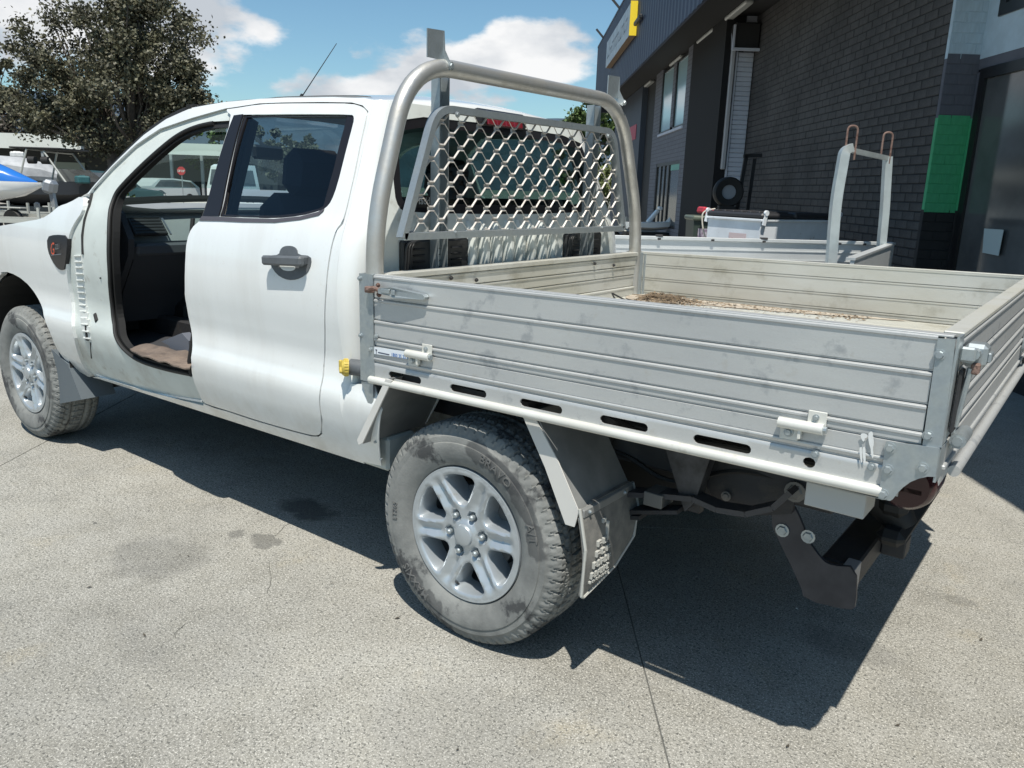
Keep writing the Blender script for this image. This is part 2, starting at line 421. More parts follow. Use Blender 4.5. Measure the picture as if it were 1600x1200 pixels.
dashg = mat('grey_interior_plastic', (.23, .25, .26), .75, var=.1, vscale=6, bump=.1, bscale=260)
fabric = mat('seat_fabric', (.035, .037, .045), .95, bump=.3, bscale=220)
rust = mat('rusty_steel', (.12, .06, .045), .85, col2=(.22, .15, .125), vscale=30, bump=.5, bscale=90)
redl = mat('red_lens', (.17, .010, .018), .12, spec=.7)
darkl = mat('dark_red_lens', (.035, .007, .008), .22, spec=.5)
yel = mat('yellow_plastic', (.62, .47, .09), .5, var=.25, vscale=30)

# ============================================================ GROUND
def worldpos(n, l):
    g = n.new('ShaderNodeNewGeometry'); return g.outputs['Position']
def concrete():
    m = bpy.data.materials.new('exposed_aggregate_concrete'); m.use_nodes = True; nt = m.node_tree; n = nt.nodes; l = nt.links
    b = n['Principled BSDF']; b.inputs['Roughness'].default_value = .93; b.inputs['Specular IOR Level'].default_value = .2; pos = worldpos(n, l)
    def tex(s, d=4, r=.6, src=pos, kind='ShaderNodeTexNoise'):
        t = n.new(kind); t.inputs['Scale'].default_value = s; l.new(src, t.inputs['Vector'])
        if kind == 'ShaderNodeTexNoise': t.inputs['Detail'].default_value = d; t.inputs['Roughness'].default_value = r
        return t
    def ramp(src, lo, hi, a=0., c=1.):
        r = n.new('ShaderNodeMapRange'); r.inputs[1].default_value = lo; r.inputs[2].default_value = hi; r.inputs[3].default_value = a; r.inputs[4].default_value = c; l.new(src, r.inputs[0]); return r.outputs[0]
    def mixc(fac, a, c, bt='MIX'):
        x = n.new('ShaderNodeMixRGB'); x.blend_type = bt
        for i, v in ((0, fac), (1, a), (2, c)):
            if isinstance(v, tuple): x.inputs[i].default_value = (*v, 1)
            elif isinstance(v, (int, float)): x.inputs[i].default_value = v
            else: l.new(v, x.inputs[i])
        return x.outputs[0]
    c = mixc(ramp(tex(1.1, 6).outputs['Fac'], .38, .64), (.255, .247, .218), (.37, .357, .315))
    c = mixc(ramp(tex(6, 6, .7).outputs['Fac'], .40, .62), c, mixc(.5, c, (.39, .382, .352)))
    # warm rusty and grey blotches
    c = mixc(ramp(tex(2.7, 5).outputs['Fac'], .60, .76, 0, .45), c, (.42, .36, .24))
    c = mixc(ramp(tex(3.9, 7, .7).outputs['Fac'], .54, .70, 0, .5), c, (.21, .21, .195)); c = mixc(ramp(tex(1.7, 7, .75, src=pos).outputs['Fac'], .50, .66, 0, .35), c, (.43, .425, .395))
    # sand matrix and stones
    v = tex(150, kind='ShaderNodeTexVoronoi'); c = mixc(ramp(v.outputs['Color'], .0, 1., 0, .7), c, mixc(1, c, (.60, .60, .59), 'MULTIPLY'))
    s = tex(98, 3, .75); c = mixc(ramp(s.outputs['Fac'], .545, .60, 0, .95), c, (.105, .105, .095))
    s2 = tex(170, 3, .8); c = mixc(ramp(s2.outputs['Fac'], .55, .63, 0, .8), c, (.70, .68, .62))
    s3 = tex(38, 4, .8); c = mixc(ramp(s3.outputs['Fac'], .64, .70, 0, .7), c, (.15, .145, .13))
    # oil and water stains
    dn = tex(9, 4); dsp = n.new('ShaderNodeVectorMath'); dsp.operation = 'SCALE'; dsp.inputs['Scale'].default_value = .16; l.new(dn.outputs['Color'], dsp.inputs[0])
    pp = n.new('ShaderNodeVectorMath'); pp.operation = 'ADD'; l.new(pos, pp.inputs[0]); l.new(dsp.outputs[0], pp.inputs[1])
    for (x, y), rx, ry, k in zip([(-1.11,0.069),(-1.262,0.053),(-1.24,0.405),(-1.792,-0.293),(-0.855,-0.912),(-1.296,-0.28),(1.029,0.863),(1.267,1.459),(0.311,-0.315),(-0.666,-0.523)], (.085, .045, .16, .012, .5, .22, .16, .06, .3, .35), (.06, .04, .085, .012, .35, .16, .10, .03, .2, .2), (.55, .5, .75, .8, .14, .28, .3, .3, .16, .12)):
        sb = n.new('ShaderNodeVectorMath'); sb.operation = 'SUBTRACT'; sb.inputs[1].default_value = (x + .08, y + .08, .08); l.new(pp.outputs[0], sb.inputs[0])
        sc_ = n.new('ShaderNodeVectorMath'); sc_.operation = 'MULTIPLY'; sc_.inputs[1].default_value = (1 / rx, 1 / ry, 0); l.new(sb.outputs[0], sc_.inputs[0])
        ln = n.new('ShaderNodeVectorMath'); ln.operation = 'LENGTH'; l.new(sc_.outputs[0], ln.inputs[0])
        c = mixc(ramp(ln.outputs['Value'], .8, 1.15, k, 0), c, (.085, .085, .08))
    l.new(c, b.inputs['Base Color'])
    h = mixc(.5, s.outputs['Fac'], v.outputs['Distance']); bp = n.new('ShaderNodeBump'); bp.inputs['Strength'].default_value = .55; bp.inputs['Distance'].default_value = .003; l.new(h, bp.inputs['Height']); l.new(bp.outputs[0], b.inputs['Normal'])
    return m
concm = concrete()
BA = math.atan2(.59929, .80053); BO = (CP[0], CP[1], 0)
Uv, Vv = Vector((.80053, .59929, 0)), Vector((-.59929, .80053, 0))
def BW(u, v, z=0): return Vector(BO) + Uv * u + Vv * v + Vector((0, 0, z))
ground = bpy.data.objects.new('ground', None); COL.objects.link(ground); ground.location = BO; ground.rotation_euler = (0, 0, BA); ground['kind'] = 'structure'
mb = MB(); rr = [0, 60, 200, 800, 2600]
mb.add([(-2600, -2600, -.006), (2600, -2600, -.006), (2600, 2600, -.006), (-2600, 2600, -.006)], [(0, 1, 2, 3)])
mb.build('ground_sheet', mat('far_ground', (.27, .26, .23), .95, col2=(.20, .20, .17), vscale=.2), ground, smooth=False).matrix_parent_inverse = Matrix()
mb = MB(); mb.span((-43, -6, -.004), (13, 45, -.0035)); mb.build('joint_filler', mat('joint_filler', (.12, .12, .11), .95), ground, smooth=False).matrix_parent_inverse = Matrix()
mb = MB(); mb.box((1.53, 2.3, -.06), (3.0562, 4.5952, .12), None, .0012); slab0 = mb.build('concrete_slab', concm, None, smooth=False); first = True
for i in range(-14, 4):
    for j in range(-2, 9):
        o = slab0 if first else slab0.copy()
        if not first: COL.objects.link(o)
        first = False; o.parent = ground; o.location = (.444 + 3.06 * i + .0, 3.295 + 4.6 * j, random.uniform(-.0015, .0005)); 
# hairline cracks
crk = mat('crack_dark', (.07, .07, .06), .95)
for q in ([(0.589,0.235),(0.658,0.152),(0.743,0.041),(0.822,-0.056)][0:0] or [(-0.946,-0.018),(-0.881,-0.069),(-0.824,-0.101),(-0.753,-0.17),(-0.698,-0.202)], [(-0.767,-0.486),(-0.741,-0.542),(-0.71,-0.555)], [(-1.112,0.128),(-1.167,0.218),(-1.179,0.299)]):
    pts = [(x + random.uniform(-.01, .01) * 0, y, .0012) for x, y in q]; V = []; 
    fine_ = [];
    for a, b in zip(pts[:-1], pts[1:]):
        for t in (0, .33, .66): fine_.append(Vector(a).lerp(Vector(b), t) + Vector((random.uniform(-.004, .004), random.uniform(-.004, .004), 0)))
    for p in fine_: V += [p + Vector((.0008, .0005, 0)), p - Vector((.0008, .0005, 0))]
    me = bpy.data.meshes.new('crack'); me.from_pydata([tuple(v) for v in V], [], [(2 * k, 2 * k + 1, 2 * k + 3, 2 * k + 2) for k in range(len(fine_) - 1)]); ck = link('crack', me, crk, ground)
# small litter on the ground
random.seed(21); mb = MB()
spots = [(-1.238,-0.558),(1.361,1.222),(-1.232,-0.209),(-1.251,-0.211),(-1.554,-0.542),(0.552,1.108),(-1.392,0.231),(-0.285,-0.033),(-0.79,-0.629),(-0.622,0.025),(0.301,-0.356),(1.057,0.238),(1.24,0.527)]
for x, y in spots:
    for _ in range(1):
        a = random.uniform(0, 6.3); s = random.uniform(.006, .013); P = Vector((x + random.gauss(0, .02), y + random.gauss(0, .02), .005)); d = Vector((math.cos(a), math.sin(a), .2)); e = Vector((-math.sin(a), math.cos(a), .1))
        mb.add([P - d * s, P - e * s * .4, P + d * s, P + e * s * .4], [(0, 1, 2, 3)])
setk(mb.build('ground_litter', mat('litter_dark', (.07, .06, .045), .9), None, smooth=False), 'scattered dark leaf fragments lying on the concrete yard', 'litter', kind='stuff')
random.seed(22); mb = MB()
for i in range(9000):
    u_ = random.uniform(-4, 3.2); v_ = random.uniform(.8, 6); s = random.uniform(.0012, .0032) * (1 + (random.random() < .03)); P = BW(u_, v_, .0)
    a = random.uniform(0, 6.3); c1 = [(P.x + s * math.cos(a + k * 2.09), P.y + s * math.sin(a + k * 2.09) * .8, .0) for k in range(3)]
    mb.add(c1 + [(P.x, P.y, s * .9)], [(0, 1, 3), (1, 2, 3), (2, 0, 3)])
setk(mb.build('surface_grit', mat('grit', (.40, .39, .35), .9, col2=(.16, .155, .14), vscale=90), None, smooth=False), 'loose grit and exposed stone chips on the concrete yard', 'grit', kind='stuff')

# ============================================================ WORKSHOP BUILDING
bld = thing('workshop_building', 'charcoal painted brick workshop with dark soffit, blue fascia and a green and teal corner', 'building', BO, None, BA)
def bb(mb, name, m, parent=bld, smooth=True):
    return link_b(mb.build(name, m, None, smooth), parent)
def link_b(o, parent): o.parent = parent; return o
brm = mat('charcoal_painted_brick', (.074, .070, .068), .75, col2=(.045, .042, .041), vscale=1.8, bump=.35, bscale=120, fine=.15, fscale=60)
mortar = mat('painted_mortar', (.022, .022, .023), .9)
random.seed(4)
Z0, NC = .0, 50; BH, BL, UA, VA, VE = .086, .240, 3.75, 7.55, 13.8
mb = MB(); mb.span((UA + .006, VA + .004, 0), (UA + .24, VE, 4.3)); wall = bb(mb, 'wall', mortar, smooth=False)
def brick_mesh(nm, dims, m): mb = MB(); mb.box((0, 0, 0), dims, None, .004); o = mb.build(nm, m, None, smooth=False); me = o.data; bpy.data.objects.remove(o); return me
bme = brick_mesh('brick', (.10, BL - .010, BH - .011), brm)
cnt = 0; rest = MB(); cells = []
for c in range(NC):
    z = BH * (c + .5); offc = BL / 2 * (c % 2); v = VA + BL / 2 + offc
    if offc: cells.append((VA + BL / 4, z, .5))
    while v < VE: cells.append((v, z, 1)); v += BL
cells.sort(key=lambda t: t[0] * t[0] * .5 if t[1] > 1.0 else 900 + t[0])
for v, z, w_ in cells:
    if z > 4.28: continue
    du = random.uniform(-.0015, .0025); th = random.uniform(-.006, .006)
    if w_ == 1 and cnt < 235 and z > 1.0:
        o = link('brick', bme); o.parent = bld; o.location = (UA + .05 - du, v, z); o.rotation_euler = (0, th * .5, 0); cnt += 1
    else:
        rest.box((UA + .05 - du, v, z), (.10, BL * w_ - .010, BH - .011), Matrix.Rotation(th * .5, 3, 'Y'), .004)
ro = bb(rest, 'brickwork', brm, smooth=False); ro['kind'] = 'stuff'
# end pier: one brick wide, painted in bands of teal, grey, green and black
teal = mat('teal_render', (.50, .62, .70), .8, var=.12, vscale=6, bump=.2, bscale=80)
greyb = mat('slate_paint', (.12, .125, .15), .8, var=.12, vscale=6, bump=.2, bscale=80)
green = mat('green_paint', (.065, .40, .18), .7, var=.15, vscale=7, bump=.2, bscale=80)
blkp = mat('black_paint', (.018, .018, .019), .7, var=.2, vscale=7, bump=.2, bscale=80)
for z0, z1, m in ((0, 1.40, blkp), (1.40, 2.21, green), (2.21, 2.71, greyb), (2.71, 4.3, teal)):
    mb = MB(); mb.span((3.752, VA - .0415, z0), (4.05, VA + .003, z1)); bb(mb, 'pier_core', m, smooth=False)
for nm, m in (('t', teal), ('g', greyb), ('n', green), ('b', blkp)): pass
pm = {}
for c in range(NC):
    z = BH * (c + .5); m = teal if z > 2.71 else greyb if z > 2.21 else green if z > 1.40 else blkp
    if m.name not in pm: pm[m.name] = brick_mesh('pier_brick', (1, .03, BH - .003), m)
    wd = ((.235, .055), (.115, .175))[c % 2]; u = 3.752
    for w_ in wd:
        o = link('brick', pm[m.name]); o.parent = bld; o.scale = (w_ - .004, 1, 1); o.location = (u + w_ / 2, VA - .030 - random.uniform(0, .0015), z); u += w_ + .004
# shop front plane, set back beside the pier
US = 4.04
mb = MB(); mb.span((US, 7.43, 0), (US + .05, VA - .045, 1.40)); bb(mb, 'wall_base', blkp)
for z0, z1, m in ((1.40, 2.21, green), (2.21, 2.60, greyb)):
    mb = MB(); mb.span((US, 7.43, z0), (US + .05, VA - .045, z1)); bb(mb, 'wall_band', m)
mb = MB(); mb.span((US, 1, 2.62), (US + .05, VA - .045, 2.71)); bb(mb, 'wall_band', greyb)
mb = MB(); mb.span((US - .002, 1, 2.71), (US + .05, VA - .045, 3.02)); mb.span((US, 7.32, 3.02), (US + .05, VA - .045, 4.3)); mb.span((US + .05, 1, 0), (US + .4, 1.1, 4.3)); bb(mb, 'wall_band', teal)
fr_m = mat('black_window_frame', (.012, .012, .013), .35)
sg = mat('dark_shop_glass', (.10, .104, .104), .10, spec=.9, var=.3, vscale=2)
def window(v0, v1, z0, z1, u=US, fw=.09, gm=None, cross=()):
    mb = MB(); mb.span((u - .02, v0, z0), (u + .03, v0 + fw, z1)); mb.span((u - .02, v1 - fw, z0), (u + .03, v1, z1)); mb.span((u - .02, v0 + fw, z0), (u + .03, v1 - fw, z0 + fw)); mb.span((u - .02, v0 + fw, z1 - fw), (u + .03, v1 - fw, z1))
    for c in cross: mb.span((u - .018, c - fw / 2, z0 + fw), (u + .028, c + fw / 2, z1 - fw))
    w_ = bb(mb, 'window', fr_m); mb = MB(); mb.span((u + .005, v0 + fw, z0 + fw), (u + .012, v1 - fw, z1 - fw)); p = mb.build('pane', gm or sg, None); p.parent = w_; return w_
window(3.2, 7.43, .62, 2.62, cross=(5.4,)); window(3.2, 7.30, 3.02, 4.25, cross=(5.4,)); mb = MB(); mb.span((US, 3.2, 0), (US + .05, 7.43, .62)); bb(mb, 'wall_base', blkp)
# pale notice standing inside the shop window
mb = MB(); mb.prism([(6.901,1.262),(6.624,1.265),(6.631,1.051),(6.868,1.059)], .004, lambda a, b, t: (4.016 + t - .0, a + .05, b)); bb(mb, 'window_notice', mat('pale_notice', (.42, .50, .50), .6))
# return wall with roller door, down pipe and grilles
gw = mat('pale_blue_grey_wall', (.55, .58, .66), .7, var=.1, vscale=3)
VG = 13.80
mb = MB(); mb.span((3.27, VG, 0), (6, VG + .2, 4.3)); bb(mb, 'return_wall', mat('grey_painted_brick', (.42, .43, .47), .8, var=.15, vscale=3), smooth=False)
for i in range(46):
    mb = MB(); mb.span((3.49, VG - .04, .3 + i * .075), (3.74, VG - .01, .3 + i * .075 + .071), .008); bb(mb, 'door_slat', gw)
mb = MB(); mb.span((3.45, VG - .05, 0), (3.48, VG - .005, 3.75)); bb(mb, 'door_track', gw)
mb = MB(); mb.span((3.365, VG - .09, 1.9), (3.43, VG - .01, 4.1), .01); bb(mb, 'down_pipe', mat('pipe_grey', (.42, .42, .43), .6))
mb = MB(); mb.span((3.30, VG - .35, 3.72), (3.74, VG - .30, 3.76)); mb.beam((3.32, VG - .3, 3.74), (3.36, VG - .02, 4.05), .03, .03); mb.beam((3.32, VG - .32, 3.74), (3.32, VG - .32, 4.1), .03, .03); bb(mb, 'bracket', gw)
mb = MB(); mb.span((3.34, VG - .30, 3.76), (3.74, VG - .02, 4.15), .02); bb(mb, 'fan_box', blkp)
# glazed wing further along
UC = 3.27
wingm = mat('wing_brick', (.10, .11, .135), .8, bump=.4, bscale=40)
def brickify(m, c1, c2, mo):
    nt = m.node_tree; n = nt.nodes; l = nt.links; b = n['Principled BSDF']; t = n.new('ShaderNodeTexBrick'); tc = n.new('ShaderNodeTexCoord'); mp = n.new('ShaderNodeMapping'); mp.inputs['Rotation'].default_value = (0, R(90), 0); mp2 = n.new('ShaderNodeCombineXYZ'); sx = n.new('ShaderNodeSeparateXYZ')
    l.new(tc.outputs['Object'], sx.inputs[0]); l.new(sx.outputs[1], mp2.inputs[0]); l.new(sx.outputs[2], mp2.inputs[1]); l.new(mp2.outputs[0], t.inputs['Vector'])
    t.inputs['Scale'].default_value = 1; t.inputs['Brick Width'].default_value = .24; t.inputs['Row Height'].default_value = .086; t.inputs['Mortar Size'].default_value = .006; t.inputs['Color1'].default_value = (*c1, 1); t.inputs['Color2'].default_value = (*c2, 1); t.inputs['Mortar'].default_value = (*mo, 1); l.new(t.outputs['Color'], b.inputs['Base Color'])
brickify(wingm, (.16, .165, .19), (.14, .145, .17), (.08, .085, .095))
mb = MB(); mb.span((UC - .01, VG - .02, 0), (UC + .3, 16.35, 4.3)); bb(mb, 'black_pier', mat('matt_black', (.008, .008, .009), .9))
mb = MB()
for a, b, z0, z1 in ((16.35, 16.83, 0, 4.3), (18.0, 18.31, 2.9, 4.3), (19.69, 20.6, 0, 4.3), (16.83, 19.69, 2.16, 2.83), (16.83, 19.69, 0, .75)): mb.span((UC, a, z0), (UC + .2, b, z1))
bb(mb, 'wing_wall', wingm, smooth=False)
sky_g = mat('pale_reflecting_glass', (.42, .60, .66), .12, spec=1.0)
window(16.83, 18.0, 2.83, 4.24, UC + .03, .05, sky_g); window(18.31, 19.69, 2.83, 4.24, UC + .03, .05, sky_g)
window(16.83, 18.1, .75, 2.16, UC + .03, .07, sg); window(18.1, 19.69, .4, 2.16, UC + .03, .07, sg, (18.6, 19.1))
mb = MB(); mb.span((UC + .02, 16.95, 1.97), (UC + .028, 17.9, 2.09)); bb(mb, 'window_film', mat('mint_film', (.12, .38, .30), .4))
mb = MB(); mb.span((UC - .03, 16.8, 2.78), (UC, 19.7, 2.83)); bb(mb, 'window_sill', gw)
mb = MB(); mb.span((UC + .1, 20.6, 0), (UC + .3, 29.0, 4.3)); mb.span((4.2, 7.55, 4.29), (8, 30, 4.31)); mb.span((8, -4, 0), (8.2, 30, 6)); bb(mb, 'dark_wall', blkp)
mb = MB(); mb.span((UC - .05, 22.5, 0), (UC + .1, 28.6, 4.28)); bb(mb, 'far_wing', mat('slate_blue_panel', (.05, .062, .085), .6, var=.1, vscale=1))
# soffit, fascia of vertical sheeting
mb = MB(); mb.span((2.53, 1.0, 4.30), (8.2, 28.8, 4.36)); bb(mb, 'soffit', mat('dark_soffit', (.022, .021, .021), .8))
fas = mat('blue_fascia_sheet', (.048, .058, .092), .5, var=.15, vscale=.8)
overlay(fas, (.10, .095, .10), 3, .58, .75, .5, stretch=(1, 1, .15))
mb = MB(); V = []; F = []
n = 360
for i in range(n + 1):
    v = 1.0 + 27.8 * i / n; du = (.0, .0, .018, .018)[i % 4]; V += [(2.50 + du, v, 4.14), (2.50 + du, v, 6.24)]
for i in range(n): F.append((2 * i, 2 * i + 2, 2 * i + 3, 2 * i + 1))
mb.add(V, F); mb.span((2.52, 1.0, 4.14), (2.56, 28.8, 6.20)); mb.span((2.49, 1, 6.22), (2.60, 28.8, 6.27)); mb.span((2.56, 28.74, 4.14), (8.2, 28.8, 6.2)); bb(mb, 'fascia', fas, smooth=False)
# soffit battens lamps (unlit) and sign
lampm = mat('batten_diffuser', (.42, .42, .40), .4)
for v in (13.3, 15.4, 18.2, 22.1, 24.3):
    mb = MB(); mb.span((3.24, v - .62, 4.235), (3.37, v + .62, 4.30), .02); L_ = thing('batten_light', {13.3: 'unlit batten light under the soffit, nearest and largest of the row', 15.4: 'unlit batten light under the soffit above the black pier', 18.2: 'small batten light under the soffit above the first floor windows', 22.1: 'batten light under the soffit beyond the first floor windows', 24.3: 'tiny farthest batten light at the dark end of the soffit'}[v], 'ceiling light', BW(3.3, v, 4.3), 'batten lights under the soffit', BA)
    o = mb.build('diffuser', lampm, None); o.parent = L_; o.matrix_parent_inverse = Matrix.Translation((-3.3, -v, -4.3))
sgn = thing('fascia_sign', 'white shop sign box with bright yellow end mounted on the blue fascia', 'sign', BW(2.4, 21.5, 5.2), None, BA)
def sb(mb, nm, m): o = mb.build(nm, m, None); o.parent = sgn; o.matrix_parent_inverse = Matrix.Translation((-2.4, -21.5, -5.2)); return o
mb = MB(); mb.span((2.345, 19.09, 4.90), (2.49, 24.0, 5.58), .004); sb(mb, 'sign_box', mat('sign_brown_side', (.20, .13, .075), .7))
mb = MB(); mb.span((2.335, 19.10, 4.90), (2.345, 24.0, 5.58)); face = sb(mb, 'sign_face', mat('sign_face_pale', (.50, .56, .60), .5, var=.25, vscale=3))
mb = MB(); mb.span((2.335, 19.06, 4.90), (2.50, 19.09, 5.62)); sb(mb, 'yellow_end', mat('bright_yellow', (.85, .62, .03), .5))
ink = mat('sign_ink', (.20, .25, .30), .6)
me = textmesh('GEELONG MARINE', .26, 0, .004)
for vtx in me.vertices: x, y = vtx.co.x, vtx.co.y; vtx.co = (2.330, 19.0 + .5 + (4.0 - x * 1.35) , 5.12 + y)
bpy.data.meshes.remove(me)
random.seed(2); mb = MB(); v = 19.5
while v < 23.5:
    w_ = random.uniform(.12, .24); hgt = random.choice((.26, .26, .18)); mb.span((2.329, v, 5.10), (2.334, v + .05, 5.10 + hgt)); mb.span((2.329, v, 5.10 + hgt - .05), (2.334, v + w_, 5.10 + hgt)) if random.random() < .6 else mb.span((2.329, v, 5.10), (2.334, v + w_, 5.15)); v += w_ + .09
o = mb.build('sign_letters', ink, None, smooth=False); o.parent = face; o.matrix_parent_inverse = Matrix()
o.matrix_parent_inverse = Matrix.Identity(4)
mb = MB(); mb.span((2.40, 18.05, 5.06), (2.48, 18.9, 5.15), .02); l_ = mb.build('fascia_floodlight', black if 'black' in globals() else blkp, None); l_.location = BO; l_.rotation_euler = (0, 0, BA); setk(l_, 'small dark floodlight tube beside the yellow sign end', 'light')
for q, dsc in (((934, 62, 940, 70), 'lower'), ((962, -8, 969, 8), 'upper')): pass
for v, dsc in ((27.0, 'short angled bracket sticking out above the far end of the fascia'), (22.8, 'larger angled bracket sticking out above the sign')):
    mb = MB(); mb.beam((2.50, v, 6.24), (2.28, v + .1, 6.50), .06, .06); o = mb.build('roof_bracket', steel_d, None); o.location = BO; o.rotation_euler = (0, 0, BA); setk(o, dsc, 'bracket', 'brackets along the fascia top')
# red sign on the far wing
mb = MB(); mb.span((UC - .065, 23.2, 2.95), (UC - .052, 24.6, 3.35)); o = mb.build('red_sign', mat('red_pink_sign', (.45, .04, .08), .5), None, smooth=False); o.location = BO; o.rotation_euler = (0, 0, BA); setk(o, 'small tilted red sign on the slate blue far wing', 'sign')
o2 = None

# skip bin, wheelie bin and yard things by the wall ------------------
def place(o, u, v, z=0, rot=0): o.location = BW(u, v, z); o.rotation_euler = (0, 0, BA + R(rot)); return o
def child(mb, nm, m, par, **k): o = mb.build(nm, m, None, **k); o.parent = par; return o
skm = mat('pale_blue_white_skip', (.78, .82, .86), .5, var=.12, vscale=4); overlay(skm, (.25, .2, .15), 9, .62, .75, .6)
sk = thing('skip_bin', 'white steel skip bin with ribbed black lid and red sticker below the brick wall', 'skip bin'); place(sk, 2.56, 8.28, 0, 30)
mb = MB(); mb.prism([(-.47, .12), (.58, .12), (.64, 1.24), (-.48, 1.24)], .72, lambda a, b, t: (a, t - .36, b)); mb.span((-.50, -.38, 1.235), (.60, .38, 1.258), .004); child(mb, 'bin_body', skm, sk)
mb = MB(); mb.span((-.50, -.39, 1.260), (-.05, .38, 1.315), .02)
for k in range(6): mb.box((-.275, -.30 + k * .115, 1.318), (.40, .05, .02), None, .006)
child(mb, 'lid', mat('black_lid', (.03, .03, .034), .5), sk)
mb = MB(); mb.span((-.04, -.38, 1.260), (.60, .38, 1.325), .02); child(mb, 'lid', MATS['black_lid'], sk)
for x, y in ((-.47, -.39), (.58, -.39), (-.50, .37)):
    mb = MB(); mb.beam((x, y, 1.20), (x + .02, y, 1.31), .04, .012, (0, 1, 0)); mb.tube([(x + .02, y - .012, 1.315), (x + .02, y + .012, 1.315)], .026, 12); child(mb, 'lifting_lug', skm, sk)
mb = MB(); mb.span((-.487, -.19, .98), (-.484, .04, 1.11)); st = child(mb, 'sticker', mat('sticker_pinkish', (.62, .50, .50), .5), sk)
me = textmesh('VEOLIA', .055, 0, .0015)
for v_ in me.vertices: v_.co = (-.489, .02 - v_.co.x * .75, 1.02 + v_.co.y)
o = link('sticker_text', me, mat('sticker_red', (.5, .03, .04), .5)); o.parent = st
mb = MB(); mb.span((-.487, -.16, .92), (-.484, .12, .945)); child(mb, 'sticker', mat('sticker_teal', (.05, .22, .30), .5), sk)
wb = thing('wheelie_bin', 'dark green wheelie bin with paper notices beside the white skip', 'bin'); place(wb, 2.00, 8.75)
mb = MB(); mb.prism([(-.10, .05), (.10, .05), (.14, 1.20), (-.14, 1.20)], .4, lambda a, b, t: (a, t - .2, b)); child(mb, 'bin_body', mat('dark_green_plastic', (.03, .045, .035), .5), wb)
mb = MB(); mb.span((-.16, -.23, 1.20), (.16, .23, 1.25), .015); child(mb, 'lid', mat('olive_lid', (.10, .12, .09), .5), wb)
for z0, z1 in ((.98, 1.12), (.80, .95)):
    mb = MB(); mb.span((-.09, -.2125, z0), (.07, -.209, z1)); child(mb, 'notice', mat('paper_notice', (.42, .40, .45), .7, col2=(.15, .10, .16), vscale=22), wb)
mb = MB(); mb.tube(fillet([(.02, -.26, .95), (-.06, -.28, 1.12), (-.08, -.27, 1.30), (.06, -.26, 1.33)], .08), .008, 6); hz = mb.build('white_hose', mat('cream_hose', (.6, .56, .48), .5), None); place(hz, 2.00, 8.75); setk(hz, 'cream hose looping down over the dark green wheelie bin', 'hose')
mb = MB(); mb.box((0, 0, 0), (.22, .18, .07), Matrix.Rotation(R(12), 3, 'Y'), .015); rg = mb.build('red_box', mat('red_plastic', (.5, .04, .06), .5), None); place(rg, 2.06, 8.75, 1.29, 10); setk(rg, 'red plastic case lying on the lid of the green wheelie bin', 'box')
hc = thing('leaning_tyre', 'black tyre leaning on a dark trolley frame against the pale roller door', 'wheel'); place(hc, 2.95, 11.5)
mb = MB(); mb.lathe([(.10, -.06), (.19, -.07), (.21, -.04), (.21, .04), (.19, .07), (.10, .06)], (0, 0, 1.52), 'y', 28); child(mb, 'tyre', rubber, hc)
mb = MB(); mb.tube([(0, -.04, 1.52), (0, .04, 1.52)], .10, 20); child(mb, 'wheel_disc', mat('pale_disc', (.25, .27, .30), .5), hc); mb = MB(); mb.span((-.12, -.06, 0), (.12, .06, 1.33)); child(mb, 'stand', blkp, hc)
tr_ = thing('loading_trolley', 'black upright trolley frame with hooked top behind the skip bin', 'trolley'); place(tr_, 3.16, 11.8)
mb = MB(); mb.beam((-.08, 0, .2), (.08, 0, 2.05), .05, .05); mb.beam((.13, 0, .2), (.2, 0, 2.0), .04, .05); mb.beam((.04, 0, 2.03), (.30, 0, 2.05), .05, .05); mb.beam((-.02, 0, 1.2), (.16, 0, 1.2), .04, .04); mb.span((-.15, -.15, 0), (.3, .15, .2), .02); child(mb, 'frame', blkp, tr_)

# the other tray, parked across the yard -----------------------------
oa = mat('bright_aluminium_tray', (.64, .66, .66), .42, .4, var=.10, vscale=3)
ot = thing('parked_tray_body', 'second silver aluminium tray body with a ladder rack parked beyond the truck', 'vehicle tray'); place(ot, 0, 5.4)
UL = -.6
mb = MB(); mb.beam((.0, -.10, 1.171), (2.61, .19, 1.176), .035, .022, (0, 0, 1), .002); mb.beam((.0, -.09, 1.045), (2.60, .20, 1.05), .018, .23); mb.beam((UL - .6, -.165, 1.045), (.0, -.09, 1.045), .018, .23); child(mb, 'far_gate', oa, ot)
mb = MB()
for k, z in enumerate((1.10, 1.04, .98)): mb.beam((0, -.102, z), (2.60, .188, z + .005), .006, .006)
child(mb, 'gate_ridge', oa, ot)
for x in (.95, 1.32, 1.68, 2.22, 2.4):
    mb = MB(); yy = -.10 + x * .111 - .016; mb.box((x, yy - .004, 1.168), (.022, .012, .014), None, .003); child(mb, 'gate_fitting', steel_d, ot)
    if x in (.95, 1.68): mb = MB(); mb.box((x, yy + .01, 1.188), (.05, .03, .014), None, .003); child(mb, 'gate_catch', steel_d, ot)
mb = MB(); mb.beam((1.66, -1.45, 1.05), (2.61, .18, 1.05), .02, .24); mb.beam((1.65, -1.45, 1.178), (2.61, .19, 1.178), .045, .012)
child(mb, 'tail_gate', oa, ot)
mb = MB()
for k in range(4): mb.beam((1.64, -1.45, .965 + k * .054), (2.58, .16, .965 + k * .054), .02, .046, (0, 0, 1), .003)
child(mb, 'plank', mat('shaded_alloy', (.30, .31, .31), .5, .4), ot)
mb = MB(); mb.span((UL, -1.3, .90), (1.9, -.1, .93)); mb.span((UL, -1.2, .5), (1.6, -.2, .88)); child(mb, 'tray_floor', oa, ot)
